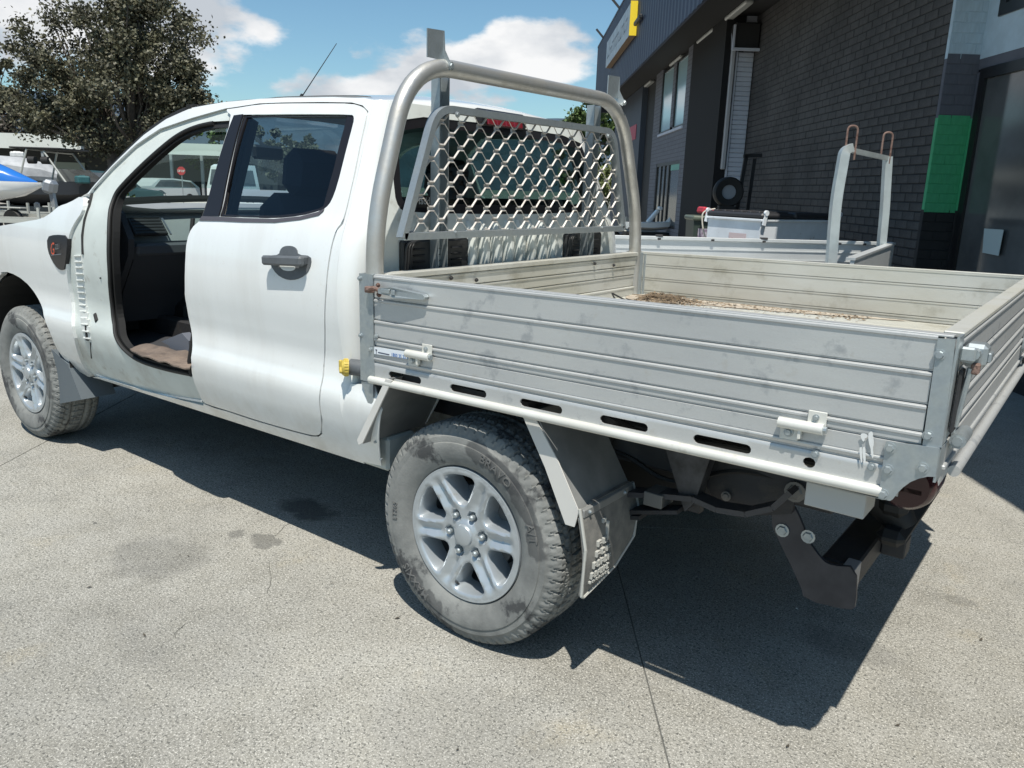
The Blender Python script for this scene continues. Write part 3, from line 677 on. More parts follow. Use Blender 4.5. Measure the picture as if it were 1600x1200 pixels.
for x in (-.2, 1.9):
    for y in (-.25, -1.4):
        mb = MB(); mb.lathe([(.2, -.1), (.33, -.11), (.36, -.07), (.36, .07), (.33, .11), (.2, .1)], (x, y, .36), 'y', 28); mb.lathe([(0, -.07), (.2, -.09)], (x, y, .36), 'y', 20); child(mb, 'wheel', rubber, ot)
def sq(mb, P, w_, d_):
    for a, b in zip(P[:-1], P[1:]): mb.beam(a, b, w_, d_, (1, 0, 0))
mb = MB(); L1 = fillet([(1.955, -.45, .98), (1.93, -.45, 1.45), (1.945, -.45, 1.75), (2.0, -.42, 1.77)], .10, 6)
L1 = [(x, y, z) for x, y, z in [(p.x, p.y, p.z) for p in L1]]
def ribbon(mb, P, w_, d_):
    P = [Vector(p) for p in P]; n = len(P); V = []
    for i, p in enumerate(P):
        t = (P[min(i + 1, n - 1)] - P[max(i - 1, 0)]).normalized(); nn = Vector((0, 1, 0)).cross(t)
        for a, b in ((-1, -1), (1, -1), (1, 1), (-1, 1)): V.append(p + nn * a * w_ / 2 + Vector((0, b * d_ / 2, 0)))
    mb.add(V, [(i * 4 + j, i * 4 + (j + 1) % 4, i * 4 + 4 + (j + 1) % 4, i * 4 + 4 + j) for i in range(n - 1) for j in range(4)] + [(3, 2, 1, 0), tuple((n - 1) * 4 + j for j in range(4))])
ribbon(mb, L1, .055, .05)
ribbon(mb, [(1.985, -.43, 1.755), (2.40, -.02, 1.735)], .04, .04)
R1 = fillet([(2.45, -.02, .98), (2.43, -.02, 1.40), (2.40, -.02, 1.745)], .05, 4); ribbon(mb, R1, .045, .05)

child(mb, 'ladder_rack', mat('rack_alloy', (.55, .60, .60), .45, .5, var=.15, vscale=8), ot)
for x, y in ((1.99, -.42), (2.375, -.04)):
    mb = MB(); mb.tube(fillet([(x - .030, y, 1.74), (x - .030, y, 1.895), (x + .030, y, 1.895), (x + .030, y, 1.70)], .029, 6), .0065, 8); child(mb, 'rack_pin', rust, ot)

# ============================================================ FAR BACKGROUND
hm = mat('haze_tinted_scrub', (.055, .085, .12), .95, col2=(.04, .06, .085), vscale=.02)  # distance haze is put into the scrub colour as blue
V = []; F = []; n = 90
for i in range(n + 1):
    a = R(20) + R(200) * i / n; d = 900; h = 95 + 40 * noise.noise(Vector((i * .16, 0, 0))) + 12 * noise.noise(Vector((i * .7, 3, 0)))
    V += [(d * math.cos(a), d * math.sin(a), -2), ((d + 250) * math.cos(a), (d + 250) * math.sin(a), h), ((d + 500) * math.cos(a), (d + 500) * math.sin(a), -2)]
for i in range(n): F += [(3 * i, 3 * i + 3, 3 * i + 4, 3 * i + 1), (3 * i + 1, 3 * i + 4, 3 * i + 5, 3 * i + 2)]
me = bpy.data.meshes.new('hills'); me.from_pydata(V, [], F); [setattr(p, 'use_smooth', True) for p in me.polygons]; setk(link('hills', me, hm), kind='structure')
F3 = Vector((f.x, f.y, 0)).normalized(); R3 = Vector((F3.y, -F3.x, 0))
def VW(px, d, z=0):
    """ground spot at forward distance d on the bearing that the photograph's column px shows"""
    k = ((px - 800) / CP[6] - .0083) * math.cos(pit) ** 2; return Vector((CP[0], CP[1], 0)) + F3 * d + R3 * (k * d / math.cos(pit) * 1.0) + Vector((0, 0, z))
VA_ = math.degrees(math.atan2(R3.y, R3.x))
barkm = mat('grey_bark', (.11, .09, .075), .9, var=.4, vscale=6, bump=.6, bscale=20)
def leafmat(name, a, b): return mat(name, a, .55, col2=b, vscale=1.3, det=8, spec=.35)
def tree(label, px, d, base_w, trunk_h, blobs, nleaf, lm, ls=.16, seed=0, group=None, name='gum_tree', limbs=True, forks=1):
    rnd = random.Random(seed); P0 = VW(px, d); t = thing(name, label, 'tree', P0, group)
    mb = MB(); cl_ = []
    for (bx, bz, rw, rh, n_) in blobs:      # bx: metres right of trunk, bz: height, half width, half height, clusters
        for _ in range(n_):
            while True:
                q = Vector((rnd.uniform(-1, 1), rnd.uniform(-1, 1), rnd.uniform(-1, 1)))
                if .35 < q.length < 1: break
            cl_.append(R3 * (bx + q.x * rw) + F3 * (q.y * rw * .8) + Vector((0, 0, bz + q.z * rh)))
    mb = MB(); fk = []
    for k in range(forks):
        sx = (k - (forks - 1) / 2) * .7; top = R3 * (sx * 1.6) + Vector((0, 0, trunk_h * 1.6)); fk.append(top)
        mb.tube([R3 * sx * .4 + Vector((0, 0, -.1)), R3 * sx + Vector((0, 0, trunk_h)), top], [base_w, base_w * .7, base_w * .45], 8)
    if limbs:
        for c in cl_[::3]:
            s = min(fk, key=lambda q: (q - c).length); m_ = s.lerp(c, .5) + Vector((rnd.uniform(-.4, .4), rnd.uniform(-.4, .4), rnd.uniform(-.5, .1))); mb.tube([s * .9, m_, c], [base_w * .28, base_w * .14, base_w * .05], 5, False)
    o = mb.build('trunk', barkm, None); o.parent = t
    V = []; F = []
    per = nleaf // len(cl_)
    for c in cl_:
        cs = rnd.uniform(.35, 1.0) * (blobs[0][2] * .135 + .25)
        for _ in range(per):
            q = Vector((rnd.gauss(0, .5), rnd.gauss(0, .5), rnd.gauss(0, .38))) * cs; p = c + q
            s = ls * rnd.uniform(.5, 1.25); dd = Vector((rnd.uniform(-1, 1), rnd.uniform(-1, 1), rnd.uniform(-1.2, .6))).normalized(); e = dd.cross(Vector((rnd.uniform(-1, 1), rnd.uniform(-1, 1), rnd.uniform(-1, 1)))).normalized() * s * .32
            k = len(V); V += [p - dd * s * .5, p + e, p + dd * s * .5, p - e]; F.append((k, k + 1, k + 2, k + 3))
    me = bpy.data.meshes.new('crown'); me.from_pydata([tuple(v) for v in V], [], F); o = link('crown', me, lm); o.parent = t; return t
l1 = leafmat('gum_leaf', (.135, .13, .078), (.06, .058, .038)); l2 = leafmat('brown_foliage', (.085, .070, .050), (.04, .034, .028)); l3 = leafmat('green_foliage', (.10, .15, .045), (.045, .07, .025))
tree('broad dark gum tree with two trunks rising behind the truck cab', 192, 34, .34, 1.9, [(-.3, 5.4, 3.6, 3.1, 120), (1.3, 6.8, 2.3, 1.7, 50), (-2.3, 5.0, 2.0, 1.9, 40), (2.3, 4.4, 1.2, 1.3, 24), (.8, 8.3, 1.5, .8, 18), (-3.5, 4.3, 1.0, 1.1, 12), (3.0, 5.0, .9, 1.1, 10)], 56000, l1, .16, 1, forks=2)
tree('palm-like feathery tree cut by the left edge of the photo', -22, 40, .25, 3, [(.4, 6.0, 1.4, 1.5, 20)], 5200, l1, .24, 2, name='feathery_tree')
tree('low brown-green bushy tree behind the long white awning at the left', 20, 52, .3, 2, [(0, 4.6, 3.2, 1.6, 34), (2.6, 4.2, 1.8, 1.3, 16), (-3, 4.6, 2, 1.4, 12)], 15000, l2, .26, 3, name='bushy_tree')
tree('dark tree filling the gap behind the gum trunks', 150, 58, .3, 2, [(0, 4.2, 3.5, 1.6, 30)], 9000, l1, .28, 4, name='bushy_tree')
tree('grey-green shrubby tree between the gum and the awning end', 110, 60, .3, 2, [(0, 4.0, 2.2, 1.4, 18)], 6000, l2, .28, 5, name='bushy_tree')
tree('green tree by the stop sign seen through the open doorway', 322, 49, .2, 1.5, [(0, 2.6, 1.4, 1.1, 16)], 5000, l3, .2, 6, name='garden_tree')
tree('palm standing behind the awning seen through the doorway', 335, 50, .18, 4, [(0, 4.5, 1.1, 1.0, 12)], 3500, l3, .3, 7, name='palm_tree')
tree('sunlit green tree beside the far end of the fascia', 925, 38, .3, 2.5, [(0, 3.6, 1.8, 2.0, 30), (.8, 5.0, 1.2, 1.2, 14)], 14000, l3, .20, 8, name='green_tree')
tree('pale green shrub low behind the mesh screen', 945, 33, .2, 1.2, [(0, 2.0, 1.2, 1.2, 18)], 6000, leafmat('yellow_green_leaf', (.16, .19, .06), (.07, .09, .03)), .16, 9, name='shrub')
tree('dark tree seen through the rear door glass beside the white truck', 440, 48, .3, 1.8, [(0, 3.0, 2.6, 1.5, 24)], 8000, l1, .26, 10, name='bushy_tree')
tree('low dark bush along the kerb seen through the doorway', 205, 24, .08, .3, [(0, .45, 1.0, .35, 14)], 3500, l3, .12, 12, name='kerb_bush', limbs=False)
# long building with white fascia
def vthing(name, label, cat, px, d, z=0, group=None, rot=0): return thing(name, label, cat, VW(px, d, z), group, R(VA_ + rot))
lb = vthing('long_shop_building', 'long low building with a broad white awning fascia behind the boats', 'building', 150, 45)
wt = mat('white_awning', (.62, .64, .60), .6, var=.05, vscale=.5); dk_ = mat('dark_shopfront', (.06, .065, .065), .6, var=.3, vscale=.6)
mb = MB(); mb.span((-14, 0, 2.78), (-.7, .3, 3.58)); child(mb, 'awning_fascia', wt, lb); mb = MB(); mb.span((4.0, -.6, 2.72), (7.4, -.3, 3.32)); child(mb, 'awning_fascia', wt, lb)
mb = MB(); mb.span((-14, .3, 2.9), (7.4, 5, 3.1)); mb.span((-14, 5, 0), (9, 5.3, 3.2)); child(mb, 'wall', dk_, lb)
for x in (-12, -9, -6, -3, 4.1, 5.8, 7.3): mb = MB(); mb.span((x, .1, 0), (x + .14, .24, 2.78)); child(mb, 'post', mat('grey_post', (.25, .27, .28), .6), lb)
for x, w_ in ((4.6, 1.0), (6.2, .8), (-5.4, 2.2)): mb = MB(); mb.span((x, 4.9, .4), (x + w_, 4.98, 2.2)); child(mb, 'window', mat('pale_window', (.45, .50, .44), .4), lb)
h2 = vthing('two_storey_house', 'small pale two storey house above the end of the white awning', 'house', 103, 62)
mb = MB(); mb.span((-.75, 0, 0), (.75, 3, 4.95)); child(mb, 'wall', mat('pale_render', (.60, .62, .54), .7), h2); mb = MB(); mb.span((-.85, -.1, 4.95), (.85, 3.1, 5.05)); child(mb, 'roof', dk_, h2); mb = MB(); mb.span((-.6, -.03, 3.9), (-.35, 0, 4.6)); child(mb, 'window', dk_, h2)
mb = MB(); mb.span((-1.5, .3, 0), (-.76, 1.5, 4.3)); child(mb, 'annexe', mat('pale_render', (.6, .62, .54), .7), h2); mb = MB(); mb.span((.8, 1, 0), (3.0, 2, 4.3)); child(mb, 'side_wing', wt, h2)
# cars and truck
rim_grey = mat('hubcap_grey', (.5, .5, .5), .4, .6)
def car(label, px, d, rot, col, name='parked_car', L_=4.2, H_=1.45, Wd=1.7, cat='car', ute_=False, profile=None, glassp=None):
    t = vthing(name, label, cat, px, d, 0, None, rot); m = mat('car_paint_' + name + str(int(px)), col, .3, coat=.6)
    pr = profile or [(-L_ / 2, .35), (-L_ / 2, .85), (-L_ / 2 + .15, .98), (-L_ / 2 + .9, 1.05), (-L_ / 2 + 1.5, H_ - .04), (-L_ / 2 + 2.4, H_), (L_ / 2 - .55, H_ - .10), (L_ / 2 - .05, .98), (L_ / 2, .45), (L_ / 2 - .1, .28), (-L_ / 2 + .1, .28)]
    mb = MB(); mb.prism(pr, Wd, lambda a, b, t_: (a, (t_ - Wd / 2) * (1 - .10 * max(0, (b - .95)) / .5), b)); child(mb, 'body', m, t)
    gp = glassp or [(-L_ / 2 + 1.12, 1.0), (-L_ / 2 + 1.55, H_ - .10), (-L_ / 2 + 2.4, H_ - .07), (L_ / 2 - .62, H_ - .17), (L_ / 2 - .3, 1.0)]
    for s in (-1, 1): mb = MB(); mb.prism(gp, .02, lambda a, b, t_: (a, s * (Wd / 2 * (1 - .10 * max(0, (b - .95)) / .5) + .003) + (t_ - .01), b)); child(mb, 'side_window', sg, t)
    for x in (-L_ / 2 + .75, L_ / 2 - .8):
        for s in (-1, 1):
            mb = MB(); mb.lathe([(0, -.08), (.19, -.10), (.30, -.10), (.33, -.06), (.33, .08), (0, .1)], (x, s * (Wd / 2 - .06), .33), 'y', 20); w_ = child(mb, 'wheel', rubber, t)
            mb = MB(); mb.lathe([(0, -.115), (.19, -.105)], (x, s * (Wd / 2 - .06) * 1.0 , .33), 'y', 14); o = mb.build('hubcap', rim_grey, None); o.parent = w_
    for s in (-.55, .55): mb = MB(); mb.span((-L_ / 2 - .02, s - .15, .70), (-L_ / 2 + .1, s + .15, .85), .02); child(mb, 'headlight', wt, t)
    return t
car('silver hatchback with its bonnet up seen through the open doorway', 247, 44, 65, (.55, .60, .60))
car('dark sedan parked beyond the silver hatchback', 205, 46, 50, (.05, .06, .07), 'dark_car')
trk = car('white cab-over truck seen through the rear door glass', 396, 42, 75, (.72, .76, .76), 'white_truck', 5.2, 2.2, 1.9, 'truck', profile=[(-2.6, .4), (-2.6, 1.1), (-2.45, 2.1), (-2.2, 2.2), (-.9, 2.2), (-.9, 1.0), (2.6, 1.0), (2.6, .6), (-2.4, .3)], glassp=[(-2.4, 1.2), (-2.3, 1.95), (-1.2, 1.95), (-1.2, 1.2)])
mb = MB(); mb.prism([(-.75, 1.25), (.75, 1.25), (.68, 1.95), (-.68, 1.95)], .02, lambda a, b, t: (-2.60 + (b - 1.1) * .16 + t - .03, a, b)); child(mb, 'windscreen', sg, trk); mb = MB(); mb.span((-2.66, -.8, .45), (-2.58, .8, .62), .02); child(mb, 'bumper', dk_, trk)
# stop sign
ss = vthing('stop_sign', 'red octagonal stop sign on a thin post in the street', 'sign', 284, 32, 0)
mb = MB(); mb.prism([(.17 * math.cos(R(22.5 + 45 * k)), 1.75 + .17 * math.sin(R(22.5 + 45 * k))) for k in range(8)], .02, lambda a, b, t: (a, -t, b)); pl_ = child(mb, 'sign_plate', mat('stop_red', (.5, .03, .03), .5), ss)
me = textmesh('STOP', .12, 0, .002, 'CENTER')
for v_ in me.vertices: v_.co = (v_.co.x, -.024, 1.705 + v_.co.y)
o = link('sign_text', me, wt); o.parent = pl_; mb = MB(); mb.tube([(0, .02, 0), (0, .02, 1.6)], .02, 8); child(mb, 'post', MATS['grey_post'], ss)
kb = vthing('kerb_wall', 'long pale kerb wall along the street behind the cars', 'wall', 300, 34); mb = MB(); mb.span((-1.0, 0, 0), (9, .3, .55), .02); child(mb, 'kerb', wt, kb)
# boat yard: watercraft, wake boat, trailers ---------------------------
pw = vthing('jet_ski', 'blue and white jet ski on a trailer at the left edge', 'jet ski', 14, 19, .06, None, 4)
blu = mat('bright_blue_gelcoat', (.02, .16, .55), .2, coat=.8); gel = mat('white_gelcoat', (.75, .76, .76), .2, coat=.8)
def hull(xs, prof, m, nm, par):
    V = []; F = []; n = None
    for x, w_, zb_, zt_ in xs:
        row = [(x, w_ * a, zb_ + (zt_ - zb_) * b) for a, b in prof]; n = len(row); V += row
    for i in range(len(xs) - 1):
        for j in range(n - 1): F.append((i * n + j, i * n + j + 1, (i + 1) * n + j + 1, (i + 1) * n + j))
    F.append(tuple(range(n))); F.append(tuple(reversed(range((len(xs) - 1) * n, len(xs) * n))))
    mb = MB(); mb.add(V, F); return child(mb, nm, m, par)
hull([(-2.6, .5, .75, 1.25), (-1.5, .55, .68, 1.22), (-.4, .52, .72, 1.20), (.3, .32, .88, 1.20), (.72, .04, 1.10, 1.20)], [(-1, 1), (-1, .5), (-.6, .1), (0, 0), (.6, .1), (1, .5), (1, 1)], gel, 'hull', pw)
hull([(-2.6, .42, 1.22, 1.35), (-1.6, .42, 1.22, 1.60), (-1.0, .40, 1.22, 1.78), (-.5, .36, 1.21, 1.74), (.0, .28, 1.21, 1.52), (.45, .14, 1.205, 1.30), (.62, .02, 1.20, 1.22)], [(-1, 0), (-.9, .5), (-.5, .9), (0, 1), (.5, .9), (.9, .5), (1, 0)], blu, 'deck', pw)
mb = MB(); mb.box((-1.1, 0, 1.80), (.10, .7, .05), None, .02); mb.box((-1.9, 0, 1.55), (.9, .3, .12), None, .05); child(mb, 'seat_and_bars', rubber, pw)
def trailer(label, px, d, rot, L_=2.6, wd=1.2, z=.42):
    t = vthing('boat_trailer', label, 'trailer', px, d, 0, 'boat trailers in the yard', rot); tm = mat('galvanised_trailer', (.48, .48, .44), .5, .4)
    mb = MB()
    for y in (-wd / 2, wd / 2): mb.beam((-L_, y, z), (L_ * .45, y * .8, z), .06, .08); mb.beam((L_ * .45, y * .8, z), (L_, 0, z), .06, .08)
    for x in (-L_ * .8, -L_ * .3, L_ * .3): mb.beam((x, -wd / 2, z), (x, wd / 2, z), .05, .06); mb.beam((x, -wd * .3, z), (x, -wd * .3, z + .3), .05, .05); mb.beam((x, wd * .3, z), (x, wd * .3, z + .3), .05, .05)
    mb.beam((L_ * .8, 0, z), (L_ * .74, 0, z + .55), .06, .06); child(mb, 'frame', tm, t)
    for y in (-wd / 2 - .12, wd / 2 + .12):
        mb = MB(); mb.lathe([(0, -.05), (.14, -.07), (.25, -.08), (.28, -.05), (.28, .05), (.25, .08), (0, .06)], (-L_ * .35, y, .28), 'y', 20); child(mb, 'wheel', rubber, t); mb = MB(); mb.box((-L_ * .35, y, .60), (.66, .22, .03), None, .01); child(mb, 'guard', tm, t)
    return t
trailer('pale boat trailer frame under the jet ski at the left edge', 10, 18.3, 4); trailer('low trailer with winch post standing in front of the dark wake boat', 95, 21, -12)
trailer('empty galvanised trailer by the dark shopfront, seen past the hoop', 1004, 19.5, 12, 1.5, .9, .62)
wk = vthing('wake_boat', 'black wake boat with tower speakers and canopy behind the jet ski', 'boat', 100, 25)
dark_h = mat('black_hull', (.02, .022, .026), .45)
hull([(-2.6, .9, .6, 1.25), (-1, 1.0, .45, 1.25), (.6, .85, .5, 1.25), (1.6, .45, .75, 1.28), (2.2, .03, 1.15, 1.30)], [(-1, 1), (-1, .5), (-.6, .15), (0, 0), (.6, .15), (1, .5), (1, 1)], dark_h, 'hull', wk)
mb = MB(); mb.tube([(-.9, -.85, 1.2), (-.6, -.8, 2.15), (-.6, .8, 2.15), (-.9, .85, 1.2)], .03, 6); mb.tube([(.5, -.8, 1.2), (-.1, -.78, 2.1), (-.1, .78, 2.1), (.5, .8, 1.2)], .03, 6); child(mb, 'tower', MATS['galvanised_trailer'], wk)
mb = MB(); mb.box((-.35, 0, 2.2), (1.5, 1.7, .05), None, .02); child(mb, 'canopy', rubber, wk)
for x in (-.55, -.15): mb = MB(); mb.tube([(x, -.82, 1.85), (x + .2, -.82, 1.85)], .11, 14); child(mb, 'speaker', rubber, wk)
mb = MB(); mb.prism([(.1, 1.25), (.95, 1.27), (.45, 1.62), (.2, 1.62)], 1.3, lambda a, b, t: (a, t - .65, b)); child(mb, 'windscreen', sg, wk)
mb = MB(); mb.prism([(-.9, .3), (.6, .3), (.9, .8), (.6, 1.35), (-.5, 1.3)], .05, lambda a, b, t: (a, t - 1.2, b)) if 0 else mb.box((-.2, 0, .4), (4, 1.4, .2)); child(mb, 'cradle', dk_, wk)
cb = vthing('covered_boat', 'pale grey covered boat behind the jet ski', 'boat', 35, 28)
hull([(-3.5, .9, .7, 1.9), (-1.5, 1, .55, 2.05), (0, .9, .6, 2.0), (.9, .5, .85, 1.8), (1.5, .05, 1.2, 1.45)], [(-1, .55), (-.95, .8), (-.5, .97), (0, 1), (.5, .97), (.95, .8), (1, .55), (.7, .15), (0, 0), (-.7, .15), (-1, .55)], mat('grey_boat_cover', (.45, .46, .47), .7, col2=(.30, .31, .32), vscale=2), 'cover', cb)
ob = vthing('outboard_motor', 'grey outboard motor standing on a bracket beside the trailer', 'motor', 76, 20.5)
mb = MB(); mb.box((0, 0, 1.15), (.28, .35, .34), Matrix.Rotation(R(15), 3, 'Y'), .07); child(mb, 'cowling', mat('silver_grey', (.30, .32, .34), .4, .4), ob); mb = MB(); mb.beam((.03, 0, 1.0), (.10, 0, .35), .12, .10); mb.tube([(.1, -.05, .35), (.1, .05, .35)], .1, 12); child(mb, 'leg', MATS['silver_grey'], ob)
tj = vthing('white_jet_ski', 'small white jet ski on a dark dolly beside the building windows', 'jet ski', 1022, 17.5, 0, None, 8)
hull([(-.55, .16, .70, .85), (0, .18, .68, .86), (.35, .15, .72, .88), (.42, .10, .78, .98)], [(-1, 1), (-1, .4), (0, 0), (1, .4), (1, 1)], gel, 'hull', tj); mb = MB(); mb.beam((-.1, 0, .85), (.12, 0, 1.12), .12, .08, bev=.02); mb.box((.16, 0, 1.16), (.10, .12, .08), None, .02); child(mb, 'steering_column', gel, tj)
mb = MB(); mb.box((-.1, 0, .62), (1.0, .3, .06)); mb.beam((-.4, 0, .1), (-.4, 0, .6), .05, .05); mb.beam((.3, 0, .1), (.3, 0, .6), .05, .05); mb.lathe([(.03, -.04), (.11, -.05), (.13, 0), (.11, .05), (.03, .04)], (.25, -.2, .52), 'y', 20); child(mb, 'dolly', rubber, tj)

for (px_, d_, lab, col_, w2, h2_, z_) in ((112, 22.5, 'white fender float hanging on the dark trailer frame', (.7, .7, .68), .10, .22, .45), (88, 19.0, 'small cream canvas bundle on the ground under the jet ski trailer', (.55, .45, .32), .22, .14, .0), (52, 19.4, 'grey winch drum clamped near the jet ski nose', (.3, .31, .32), .12, .16, .62), (68, 18.6, 'red jerry can standing between the trailers', (.45, .04, .03), .14, .26, .0), (128, 24, 'dark teal cooler box on the boat deck', (.03, .12, .13), .5, .22, 1.22), (30, 30, 'white plastic crate on top of the grey covered boat', (.72, .72, .70), .45, .20, 2.02)):
    mb = MB(); mb.box((0, 0, h2_ / 2), (w2, w2 * .7, h2_), None, min(w2, h2_) * .18); mb.box((0, 0, h2_), (w2 * .5, w2 * .25, h2_ * .18), None, h2_ * .04)
    o = mb.build({112: 'fender_float', 88: 'canvas_bundle', 52: 'winch_drum', 68: 'jerry_can', 128: 'cooler_box', 30: 'plastic_crate'}[px_], mat('yard_' + str(px_), col_, .5, var=.2, vscale=12), None); o.location = VW(px_, d_, z_); o.rotation_euler = (0, 0, R(VA_ + px_)); setk(o, lab, {112: 'float', 88: 'canvas', 52: 'winch', 68: 'jerry can', 128: 'cooler', 30: 'crate'}[px_])
car('dark teal wagon parked between the wake boat and the gum tree', 158, 31, 200, (.03, .07, .075), 'parked_wagon', 4.4, 1.65)

# ============================================================ THE UTE
PZ = [0.46, 0.52, 0.58, 0.66, 0.74, 0.8, 0.86, 0.93, 1.02, 1.12, 1.22, 1.3, 1.36, 1.45, 1.6, 1.7, 1.76, 1.8]
PY = [0.098, 0.062, 0.036, 0.01, 0.0, 0.018, 0.025, 0.017, 0.006, 0.005, 0.02, 0.045, 0.075, 0.113, 0.18, 0.232, 0.27, 0.31]
_sp = scurve(PZ, PY)
def ys(x, z):
    y = _sp(z)
    if x < -3.55: y += .30 * ((-3.55 - x) / .5) ** 2
    return y
def SL(x, z): return (x, ys(x, z), z)
def SRt(x, z): return (x, 1.8 - ys(x, z), z)
ute = thing('utility_truck', 'white dual cab utility truck with alloy tray, headboard hoop and its front left door missing', 'utility truck', (0, .9, 0))

arch_f = [(-3.344,0.928),(-3.212,0.94),(-3.052,0.913),(-2.927,0.841),(-2.808,0.756),(-2.77,0.661),(-2.792,0.587),(-2.771,0.525),(-2.738,0.467),(-2.658,0.452)]
seam_f = [(-3.125,1.198),(-2.949,1.22),(-2.776,1.241),(-2.686,1.273),(-2.625,1.309),(-2.535,1.328),(-2.438,1.367)]
fend = [(-4.0, .95), (-3.9, 1.06), (-3.6, 1.13), (-3.35, 1.17)] + seam_f + [(-2.388,1.33),(-2.376,1.289),(-2.419,1.246),(-2.456,1.197),(-2.476,1.142),(-2.496,1.08),(-2.516,1.01),(-2.54,0.92),(-2.541,0.825),(-2.496,0.705),(-2.542,0.591),(-2.574,0.515),(-2.582,0.455),(-2.619,0.441)]
arch_c = [(-3.22 + .52 * math.cos(t), .40 + .53 * math.sin(t)) for t in lin(R(170), R(102), 8)]
fend += list(reversed(arch_f)) + [p for p in reversed(arch_c)][0:] + [(-3.68, .50), (-3.95, .52)]
for k, (fn, tw, nm) in enumerate(((SL, 1, 0), (SRt, -1, 0))):
    fp = panel('front_fender', fend, [], fn, .028, white, ute, .03, (0, tw, 0), 1, orient=(0, -tw, 0))
    if k == 0: fenderL = fp
# side vent badge
def off(fn, d): return lambda a, b: (fn(a, b)[0], fn(a, b)[1] + d, fn(a, b)[2])
vent_p = [(-2.681,1.159),(-2.6,1.175),(-2.467,1.178),(-2.469,1.112),(-2.52,1.016),(-2.552,1.006),(-2.597,1.01),(-2.641,1.044),(-2.677,1.091)]
panel('side_vent', vent_p, [], off(SL, -.006), .015, blackg, ute, .02, ch=1)
vb = [(-2.624,1.141),(-2.51,1.154),(-2.514,1.087),(-2.634,1.072)]
def quadmap(q, fn, d):
    def g(x, y, z=0):      # x,y in 0..1 over the quad TL,TR,BR,BL
        a = [q[0][i] * (1 - x) + q[1][i] * x for i in (0, 1)]; b = [q[3][i] * (1 - x) + q[2][i] * x for i in (0, 1)]
        p = [b[i] * (1 - y) + a[i] * y for i in (0, 1)]; P = fn(*p); return (P[0], P[1] + d - z, P[2])
    return g
emb = mat('embossed_grey', (.35, .36, .37), .3, .8)
g = quadmap(vb, SL, -.012)
redp = mat('orange_red_badge', (.55, .07, .02), .4)
text_on('badge_letter', 'G', 1.25, lambda x, y, z: g(x * .42 - .02, y * 1.0 + .05), redp, fenderL)
text_on('badge_digits', '22.I', .62, lambda x, y, z: g(.42 + x * .42, .40 + y * .9), emb, fenderL)
mb = MB()
for q in (.75,): mb.tube([Vector(g(.05, .02)) , Vector(g(.95, .02))], .0015, 6)
mb.build('badge_line', emb, fenderL)

# body side of the cab: one sheet with the open front doorway and the rear doorway
ap = [(-1.469,1.695),(-1.592,1.694),(-1.723,1.677),(-1.823,1.643),(-1.912,1.589),(-2.023,1.513),(-2.114,1.441),(-2.168,1.392),(-2.172,1.338),(-2.142,1.262),(-2.12,1.179),(-2.125,1.035),(-2.155,0.959),(-2.183,0.836),(-2.126,0.755),(-2.092,0.708),(-2.044,0.67),(-1.944,0.639),(-1.738,0.637),(-1.543,0.647),(-1.481,0.653)]
dr_bot = [(-1.498,0.611),(-1.481,0.567),(-1.48,0.527),(-1.401,0.523),(-1.306,0.527),(-1.109,0.526),(-0.909,0.532),(-0.755,0.541),(-0.708,0.552)]
dr_up = [(-0.678,0.57),(-0.645,0.636),(-0.637,0.704),(-0.632,0.741),(-0.632,0.781),(-0.636,0.847),(-0.61,0.969),(-0.59,1.104),(-0.586,1.194),(-0.585,1.264),(-0.581,1.306),(-0.564,1.328),(-0.569,1.38),(-0.581,1.496),(-0.611,1.658),(-0.626,1.705),(-0.668,1.727),(-0.734,1.74),(-0.896,1.748),(-1.148,1.756),(-1.292,1.758),(-1.451,1.748)]
sf_out = [(-2.387,1.336),(-2.393,1.374),(-2.341,1.425),(-2.247,1.506),(-2.152,1.578),(-2.063,1.644),(-1.931,1.712),(-1.769,1.757),(-1.554,1.774),(-1.317,1.778),(-1.13,1.775),(-0.858,1.765),(-0.677,1.754)] + [(-.62, 1.745), (-.585, 1.60), (-.56, 1.42), (-.545, 1.25), (-.54, 1.1), (-.535, .8), (-.52, .60), (-.50, .488)]
sf_far = list(sf_out) + [(-1.144,0.487),(-1.623,0.476),(-2.05,0.457),(-2.356,0.46),(-2.521,0.451),(-2.602,0.458),(-2.558,0.539),(-2.535,0.606),(-2.495,0.721),(-2.548,0.84),(-2.532,0.937),(-2.506,1.017),(-2.486,1.096),(-2.472,1.166),(-2.444,1.209),(-2.4,1.259),(-2.366,1.295)]
sf_out += [(-1.2, .476), (-1.9, .465), (-2.5, .455)] + [(-2.576,0.449),(-2.494,0.469),(-2.335,0.475),(-2.023,0.482),(-1.586,0.509),(-1.49,0.515)]
sf_out += dr_bot[2:] + dr_up + [(-1.511,1.745),(-1.728,1.712),(-1.948,1.67),(-2.1,1.601),(-2.243,1.5),(-2.364,1.395),(-2.374,1.375)]
sf_out = sf_out[1:]
jam = [(-1.477,1.747),(-1.733,1.718),(-1.953,1.676),(-2.105,1.607),(-2.247,1.506),(-2.368,1.401),(-2.382,1.36),(-2.378,1.318),(-2.406,1.258),(-2.457,1.203),(-2.476,1.147),(-2.499,1.095),(-2.527,1.016),(-2.555,0.919),(-2.554,0.824),(-2.507,0.71),(-2.55,0.59),(-2.589,0.505),(-2.575,0.452),(-2.501,0.464),(-2.342,0.47),(-2.029,0.477),(-1.593,0.502),(-1.49,0.515),(-1.475,0.568),(-1.494,0.618)]
jamb_m = mat('shade_tinted_jamb_white', (.56, .60, .575), .42, var=.10, vscale=6)  # body white with the shade of the recess mixed into its colour
overlay(jamb_m, (.22, .18, .13), 11, .60, .74, .7, seed=5); overlay(jamb_m, (.25, .20, .14), 5, .50, .70, .5, .55, .85, seed=8)
